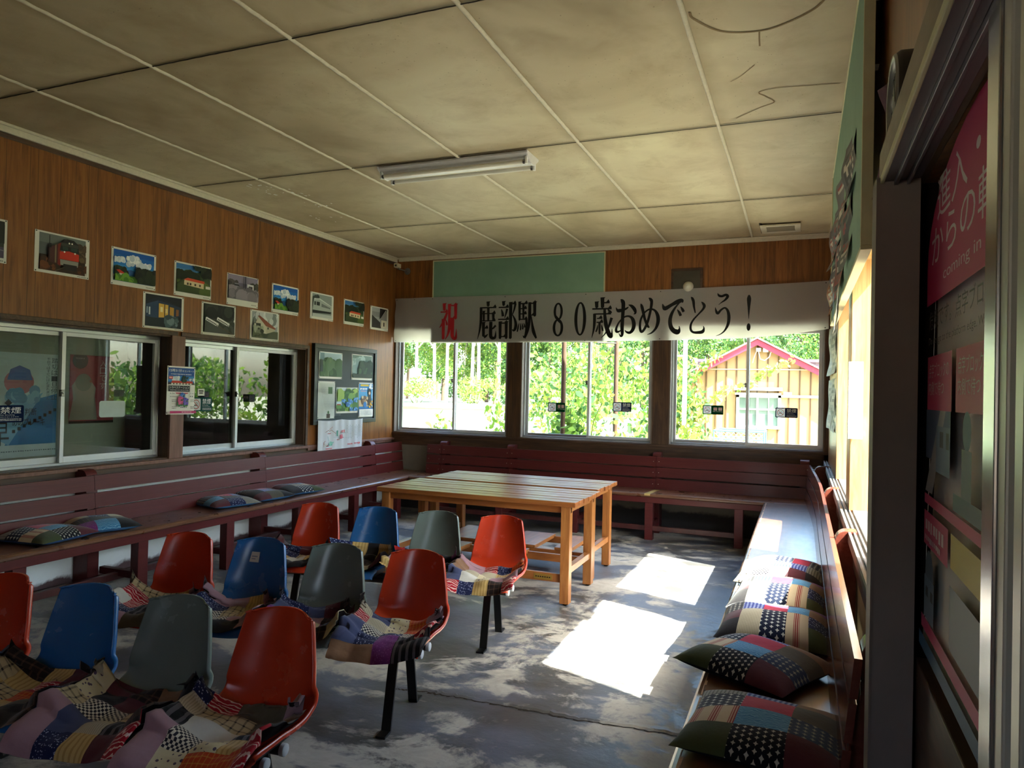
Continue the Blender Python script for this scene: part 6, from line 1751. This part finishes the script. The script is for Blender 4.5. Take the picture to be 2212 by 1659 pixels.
def tree_proto(seed, h, bare, ms, n, trunk, tr=1.0):
    rr = random.Random(seed)
    b = MB()
    cs = []
    for k in range(11):
        z = bare + (h - bare) * rr.uniform(0.0, 0.95)
        sp = 1.7 * (1 - 0.5 * (z - bare) / (h - bare))
        cs.append(((rr.uniform(-sp, sp), rr.uniform(-sp, sp) * 0.8, z), rr.uniform(0.6, 1.15)))
    leaf_cloud(b, cs, int(n * 2.4), 0.19, seed, ms)
    me = b.mesh('crown', LEAFM)
    t_ = MB()
    lean = rr.uniform(-0.5, 0.5)
    t_.tube([(0, 0, -0.2), (lean * 0.15, 0, h * 0.3), (lean * 0.5, 0.1, h * 0.62), (lean, 0, h * 0.95)], [0.16 * tr, 0.13 * tr, 0.09 * tr, 0.03 * tr], 8)
    for k in range(5):
        z0 = h * rr.uniform(0.25, 0.7); a = rr.uniform(0, 2 * PI); L = rr.uniform(0.8, 1.7)
        t_.tube([(lean * z0 / h * 0.7, 0, z0), (lean * z0 / h * 0.7 + L * 0.5 * math.cos(a), L * 0.4 * math.sin(a), z0 + L * 0.5), (lean * z0 / h + L * math.cos(a), L * 0.7 * math.sin(a), z0 + L * 1.1)], [0.045, 0.03, 0.01], 6)
    mt = t_.mesh('trunk', trunk)
    return me, mt
KINDS = [('pale-trunked tree with yellow-green leaves', tree_proto(1, 8.5, 2.0, (0, 0, 3, 2), 1700, M_BIRCH)),
         ('dense dark green tree', tree_proto(2, 9.5, 0.6, (1, 1, 0), 2300, M_BARK)),
         ('mid-green bushy tree', tree_proto(3, 7.5, 0.5, (0, 1, 3), 2300, M_BARK)),
         ('thin pale-trunked tree', tree_proto(4, 9.0, 3.2, (0, 2, 3), 1200, M_BIRCH, 0.5))]
def plant_tree(kind, x, y, s, rz, label, nm='tree', grp='trees of the wood beyond the track'):
    (mc, mt) = KINDS[kind][1]
    r = thing(nm, label, 'tree', (x, y, gz(x, y) - 0.05), rz, grp)
    r.scale = (s, s, s)
    for n_, me in (('crown', mc), ('trunk', mt)):
        o = bpy.data.objects.new(n_, me); COL.objects.link(o); o.parent = r
    return r
rt = random.Random(11)
spots = []
# front edge of the wood, seen through the left and middle windows: angle from the camera picks the place
edge = [(-14.2, 21.5, 2), (-12.6, 20.5, 0), (-11.2, 21.8, 3), (-10.6, 20.6, 3), (-9.3, 21.2, 3), (-8.9, 21.6, 0), (-7.6, 20.8, 2), (-6.4, 21.5, 1), (-5.2, 21.0, 2), (-3.9, 21.6, 0), (-2.6, 20.6, 1), (-1.2, 21.3, 2), (0.2, 20.6, 1), (1.5, 21.0, 2), (2.9, 21.2, 0), (4.2, 20.5, 1), (5.6, 21.2, 2), (7.0, 20.8, 1), (8.6, 21.3, 2)]
for k, (x, y, kd) in enumerate(edge):
    plant_tree(kd, x, y, rt.uniform(0.50, 0.62), rt.uniform(0, 6), '%s at the edge of the wood seen through the back windows' % KINDS[kd][0])
for row, (y, n) in enumerate(((25.0, 13), (29.5, 13))):
    for k in range(n):
        x = -22 + 34 * (k + rt.uniform(0.2, 0.8)) / n
        kd = rt.choice([1, 2, 1])
        plant_tree(kd, x, y + rt.uniform(-1, 1), rt.uniform(0.62, 0.78), rt.uniform(0, 6), '%s deep in the wood behind the front row of trees' % KINDS[kd][0])
for k, (x, y, a_) in enumerate(((-9.88, 19.5, 0.3), (-9.40, 19.7, 2.0), (-8.08, 19.4, 4.0), (-7.82, 19.6, 1.1), (-7.0, 19.8, 5.2), (-10.9, 19.6, 3.1))):
    plant_tree(3, x, y, 1.0, a_, 'white birch trunk at the front edge of the wood beyond the track', 'birch', 'white birches in front of the wood')
# understory shrubs at the foot of the wood
def shrub(label, x, y, w_, h_, n, size, ms, seed, z=None, grp=None, stems=5, nm='shrub'):
    r = thing(nm, label, 'shrub', (x, y, gz(x, y) if z is None else z), 0, grp)
    rr = random.Random(seed)
    b = MB(); cs = []
    st_ = MB()
    for k in range(stems + 4):
        a = rr.uniform(0, 2 * PI); d = rr.uniform(0.0, 0.8) * w_ / 2
        zz = h_ * rr.uniform(0.25, 0.88)
        p = (d * math.cos(a), d * math.sin(a) * 0.7, zz)
        cs.append((p, rr.uniform(0.16, 0.30) * w_))
        if k < stems:
            st_.tube([(p[0] * 0.25, p[1] * 0.25, -0.02), (p[0] * 0.6, p[1] * 0.6, zz * 0.55), (p[0], p[1], min(h_, zz * 1.12))], [0.012, 0.009, 0.004], 6)
    leaf_cloud(b, cs, n, size, seed, ms, min(1.2, h_ / w_))
    b.build('foliage', LEAFM, r)
    st_.build('stems', plain('#4a5a2c', 0.8, 0.2), r)
    return r
for k in range(9):
    x = -14.5 + k * 2.2
    shrub('low brushwood at the foot of the wood beyond the track', x, 18.9 + 0.5 * math.sin(k * 2.3), 2.3, 1.15, 1000, 0.11, (2, 0, 3), 200 + k, None, 'brushwood along the foot of the wood')
shrub('leafy shrub close outside the right half of the left back window', 1.30, 1.35, 1.05, 1.80, 480, 0.095, (3, 3, 0), 301)
shrub('small leafy shrub at the lower left corner of the left back window', -0.15, 1.5, 0.8, 1.55, 330, 0.09, (3, 2, 0), 302)
shrub('big-leaved shrub filling the lower left of the middle back window', 2.2, 1.0, 1.0, 1.72, 460, 0.11, (3, 3, 0, 1), 303)
shrub('big-leaved shrub filling the lower right of the middle back window', 2.95, 1.25, 0.9, 1.60, 420, 0.11, (3, 0, 3, 1), 304)
shrub('tall pale bush behind the shrubs in the middle back window', 0.9, 4.6, 2.7, 2.6, 2400, 0.11, (2, 3, 0, 1), 305)
shrub('tall rounded bush to the right in the middle back window', 2.75, 5.4, 2.0, 2.4, 1800, 0.11, (2, 0, 3, 1), 306)
shrub('pale weeds, sun glare put into their colour, in front of the lower hut wall', 3.35, 4.6, 1.3, 1.25, 900, 0.10, (2, 2, 3), 308)  # pale leaf mix stands in for overexposed sun on these plants
shrub('yellow-green bush low in the left half of the right back window', 3.55, 1.5, 0.75, 1.50, 420, 0.085, (2, 3), 307)
# greenery beyond the right-hand windows (mirrored in the office glass)
for k in range(8):
    y = -7.5 + k * 2.0
    shrub('tall green bush across the lane in front of the station', 8.6 + 0.5 * math.sin(k * 2.1), y, 2.4, 2.5, 1100, 0.15, (0, 3, 1), 400 + k, -0.3, 'bushes across the lane in front of the station')
# vine on the glass side of the middle window and across the hut
def vine(label, pts, n, size, seed, ms=(3, 2)):
    r = thing('vine', label, 'vine', pts[0], 0)
    o0 = Vector(pts[0]); q = [Vector(p) - o0 for p in pts]
    b = MB(); b.tube(q, 0.006, 6); b.build('stem', plain('#6a7a3a', 0.8, 0.2), r)
    rr = random.Random(seed); l = MB(); cs = []
    for _ in range(n):
        k = rr.randrange(len(q) - 1); p = q[k].lerp(q[k + 1], rr.random())
        cs.append((p, 0.10))
    for c in cs: leaf_cloud(l, [c], 1, size, rr.randrange(10 ** 6), ms)
    l.build('foliage', LEAFM, r)
vine('thin climbing vine hanging down the middle back window', [(2.38, 0.9, 2.5), (2.44, 0.9, 2.0), (2.55, 0.9, 1.75), (2.56, 0.92, 1.45), (2.42, 0.92, 1.15), (2.36, 0.9, 0.7)], 46, 0.09, 5)
vine('leafy vine reaching across the front of the brown hut', [(3.1, 5.4, 1.0), (3.3, 5.4, 1.35), (3.65, 5.4, 1.62), (4.0, 5.4, 1.7), (4.3, 5.4, 1.95), (4.75, 5.4, 2.15)], 150, 0.10, 6, (2, 3, 2))
vine('vine trailing over the left eave of the brown hut', [(2.75, 5.5, 0.6), (2.85, 5.5, 1.2), (2.95, 5.5, 1.75), (3.2, 5.6, 2.05), (3.5, 5.6, 2.3)], 150, 0.11, 8, (2, 3, 1))
# rusty posts outside the middle window
for k, (x, y) in enumerate(((2.06, 0.75), (2.56, 1.5))):
    b = MB(); b.tube([(x, y, -0.35), (x, y, 2.75)], 0.032, 12)
    o = b.build('steel_post', plain('#4a382c', 0.7, 0.3, 0.2, 0.4, 9))
    tag(o, ('left' if k == 0 else 'right') + ' one of two rusty steel posts outside the middle back window', 'post', 'rusty posts outside the middle window')
b = MB(); b.tube([(2.10, 1.0, 2.18), (2.56, 1.46, 2.185)], 0.010, 8)
tag(b.build('steel_bar', plain('#3a3430', 0.6, 0.4, 0.2)), 'thin steel bar between the two rusty posts outside', 'bar')

# the brown hut
HY = 6.0
t = thing('hut', 'brown boarded hut with a red-edged gable roof outside the right back window', 'hut', (4.12, HY, 0), BACK)
px, pz, ez = 0.0, 2.50, 1.72
b = MB(); hw = 1.34
b.prism([(-hw, -0.5), (hw, -0.5), (hw, 1.76), (0, 2.47), (-hw, 1.76)], 0, 3.0, 0, 'xz')
b.build('wall', plain('#a5845f', 0.75, 0.2, 0, 0.12, 3), t)
b = MB()
for k in range(15):
    x = -1.28 + k * 0.183
    top = 2.47 - abs(x) * 0.53 - 0.02
    b.box(x - 0.011, x + 0.011, -0.018, 0, -0.5, top)
b.build('battens', plain('#5c4632', 0.8, 0.2), t)
for sx in (-1, 1):
    b = MB(); b.prism([(0, 2.555), (sx * 1.62, 1.70), (sx * 1.62, 1.60), (0, 2.455)], -0.16, -0.13, 0, 'xz')
    b.build('bargeboard', plain('#b03446', 0.5, 0.4), t, recalc=True)
    b = MB(); b.prism([(0, 2.60), (sx * 1.68, 1.715), (sx * 1.68, 1.685), (0, 2.57)], -0.20, 3.1, 0, 'xz')
    b.build('roof_slope', plain('#c4858a', 0.5, 0.4), t, recalc=True)
b = MB(); b.box(-1.0, 1.2, -0.022, -0.002, 2.0, 2.02)
b.build('trim_strip', plain('#b8a890', 0.7, 0.2), t)
b = MB(); b.box(0.38, 1.34, -0.035, -0.0, 1.50, 1.545)
b.build('rail_strip', plain('#c9c2b4', 0.6, 0.2), t)
b = MB(); x0, x1, z0, z1 = -0.36, 0.42, 0.92, 1.54
b.box(x0, x0 + 0.05, -0.05, 0, z0, z1); b.box(x1 - 0.05, x1, -0.05, 0, z0, z1); b.box(x0, x1, -0.05, 0, z1 - 0.05, z1); b.box(x0, x1, -0.06, 0, z0, z0 + 0.05); b.box(-0.005, 0.03, -0.045, 0, z0, z1); b.box(x0, x1, -0.04, 0, 1.26, 1.285); b.box(0.2, 0.215, -0.04, 0, z0, z1)
wf = b.build('window_frame', plain('#d9d6cc', 0.6, 0.3), t)
b = MB(); b.box(x0 + 0.05, x1 - 0.05, -0.02, -0.012, z0 + 0.05, z1 - 0.05)
b.build('pane', plain('#5f6f66', 0.08, 0.6), wf)
b = MB(); b.box(x0 - 0.04, x1 + 0.02, -0.12, 0, 1.62, 1.68); b.box(x0 - 0.02, x1, -0.10, 0, 1.54, 1.575)
b.build('window_hood', plain('#cfcac0', 0.6, 0.2), t)
b = MB(); b.box(0.46, 0.60, -0.06, 0, 1.545, 1.60); b.box(-0.02, 0.06, -0.14, -0.02, 2.34, 2.40); b.box(0.10, 0.19, -0.14, -0.02, 2.33, 2.40)
b.build('junction_box', plain('#d4d0c6', 0.6, 0.3), t)
b = MB(); b.tube([(0.02, -0.1, 2.34), (0.05, -0.12, 2.20), (0.13, -0.12, 2.17), (0.21, -0.12, 2.24), (0.24, -0.1, 2.34)], 0.008, 8); b.tube([(-0.02, -0.1, 2.33), (-0.06, -0.11, 2.22), (-0.08, -0.1, 2.13)], 0.006, 8)
b.build('cable', plain('#e0dcd2', 0.6, 0.3), t)
t = thing('shed', 'low mauve shed roof showing behind the brown hut', 'shed', (4.4, 10.5, 0), BACK)
b = MB(); b.box(-2.0, 2.6, 0, 1.5, -0.2, 2.35)
b.build('wall', plain('#7a6a78', 0.8, 0.2), t)
b = MB(); b.box(-2.1, 2.7, -0.12, 1.6, 2.35, 2.42)
b.build('roof', plain('#5a4c58', 0.7, 0.3), t)
t = thing('pole_frame', 'white double-post frame beside the left eave of the brown hut', 'post', (2.93, 4.0, gz(2.9, 4)), BACK)
for x in (-0.10, 0.17):
    b = MB(); b.tube([(x, 0, 0), (x, 0, 3.6)], 0.035, 12)
    b.build('post', M_WHITE, t)
b = MB(); b.tube([(-0.10, 0, 2.46), (0.17, 0, 2.46)], 0.014, 8)
b.build('rung', M_WHITE, t)
t = thing('utility_pole', 'grey utility pole at the right edge of the right back window, behind the hut', 'pole', (6.0, 13.0, -0.2), BACK)
b = MB(); b.tube([(0, 0, 0), (0, 0, 8.5)], [0.15, 0.10], 14); b.build('pole', plain('#a8a8a2', 0.8, 0.2), t)
b = MB(); b.box(-0.7, 0.7, -0.05, 0.05, 7.6, 7.7); b.build('crossarm', M_STEEL, t)
# turquoise wire cage
t = thing('wire_cage', 'turquoise wire cage standing under the hut window', 'cage', (4.02, 3.6, -0.3), BACK)
b = MB()
W_, D_, H_ = 0.36, 0.35, 1.28
for sx in (-1, 1):
    for sy in (-1, 1): b.tube([(sx * W_, sy * D_, 0), (sx * W_, sy * D_, H_)], 0.012, 8)
    b.tube([(sx * W_, -D_, H_), (sx * W_, D_, H_)], 0.012, 8); b.tube([(sx * W_, -D_, 0.1), (sx * W_, D_, 0.1)], 0.012, 8)
for sy in (-1, 1):
    b.tube([(-W_, sy * D_, H_), (W_, sy * D_, H_)], 0.014, 8); b.tube([(-W_, sy * D_, H_ - 0.12), (W_, sy * D_, H_ - 0.12)], 0.01, 8); b.tube([(-W_, sy * D_, 0.1), (W_, sy * D_, 0.1)], 0.012, 8)
b.build('frame', plain('#4fb0b4', 0.5, 0.4), t)
b = MB()
for k in range(-6, 13):
    for sg in (-1, 1):
        x0 = -W_ + k * 0.072
        p, q = (x0, 0.0), (x0 + sg * 0.5, 0.5)
        pts = []
        for s_ in range(13):
            xx, zz = x0 + sg * 0.04 * s_ * 1.0, H_ - 0.02 - 0.04 * s_
            if -W_ <= xx <= W_: pts.append((xx, -D_, zz))
        if len(pts) >= 2: b.tube([pts[0], pts[-1]], 0.004, 5)
b.build('netting', plain('#d8dcd8', 0.6, 0.3), t)
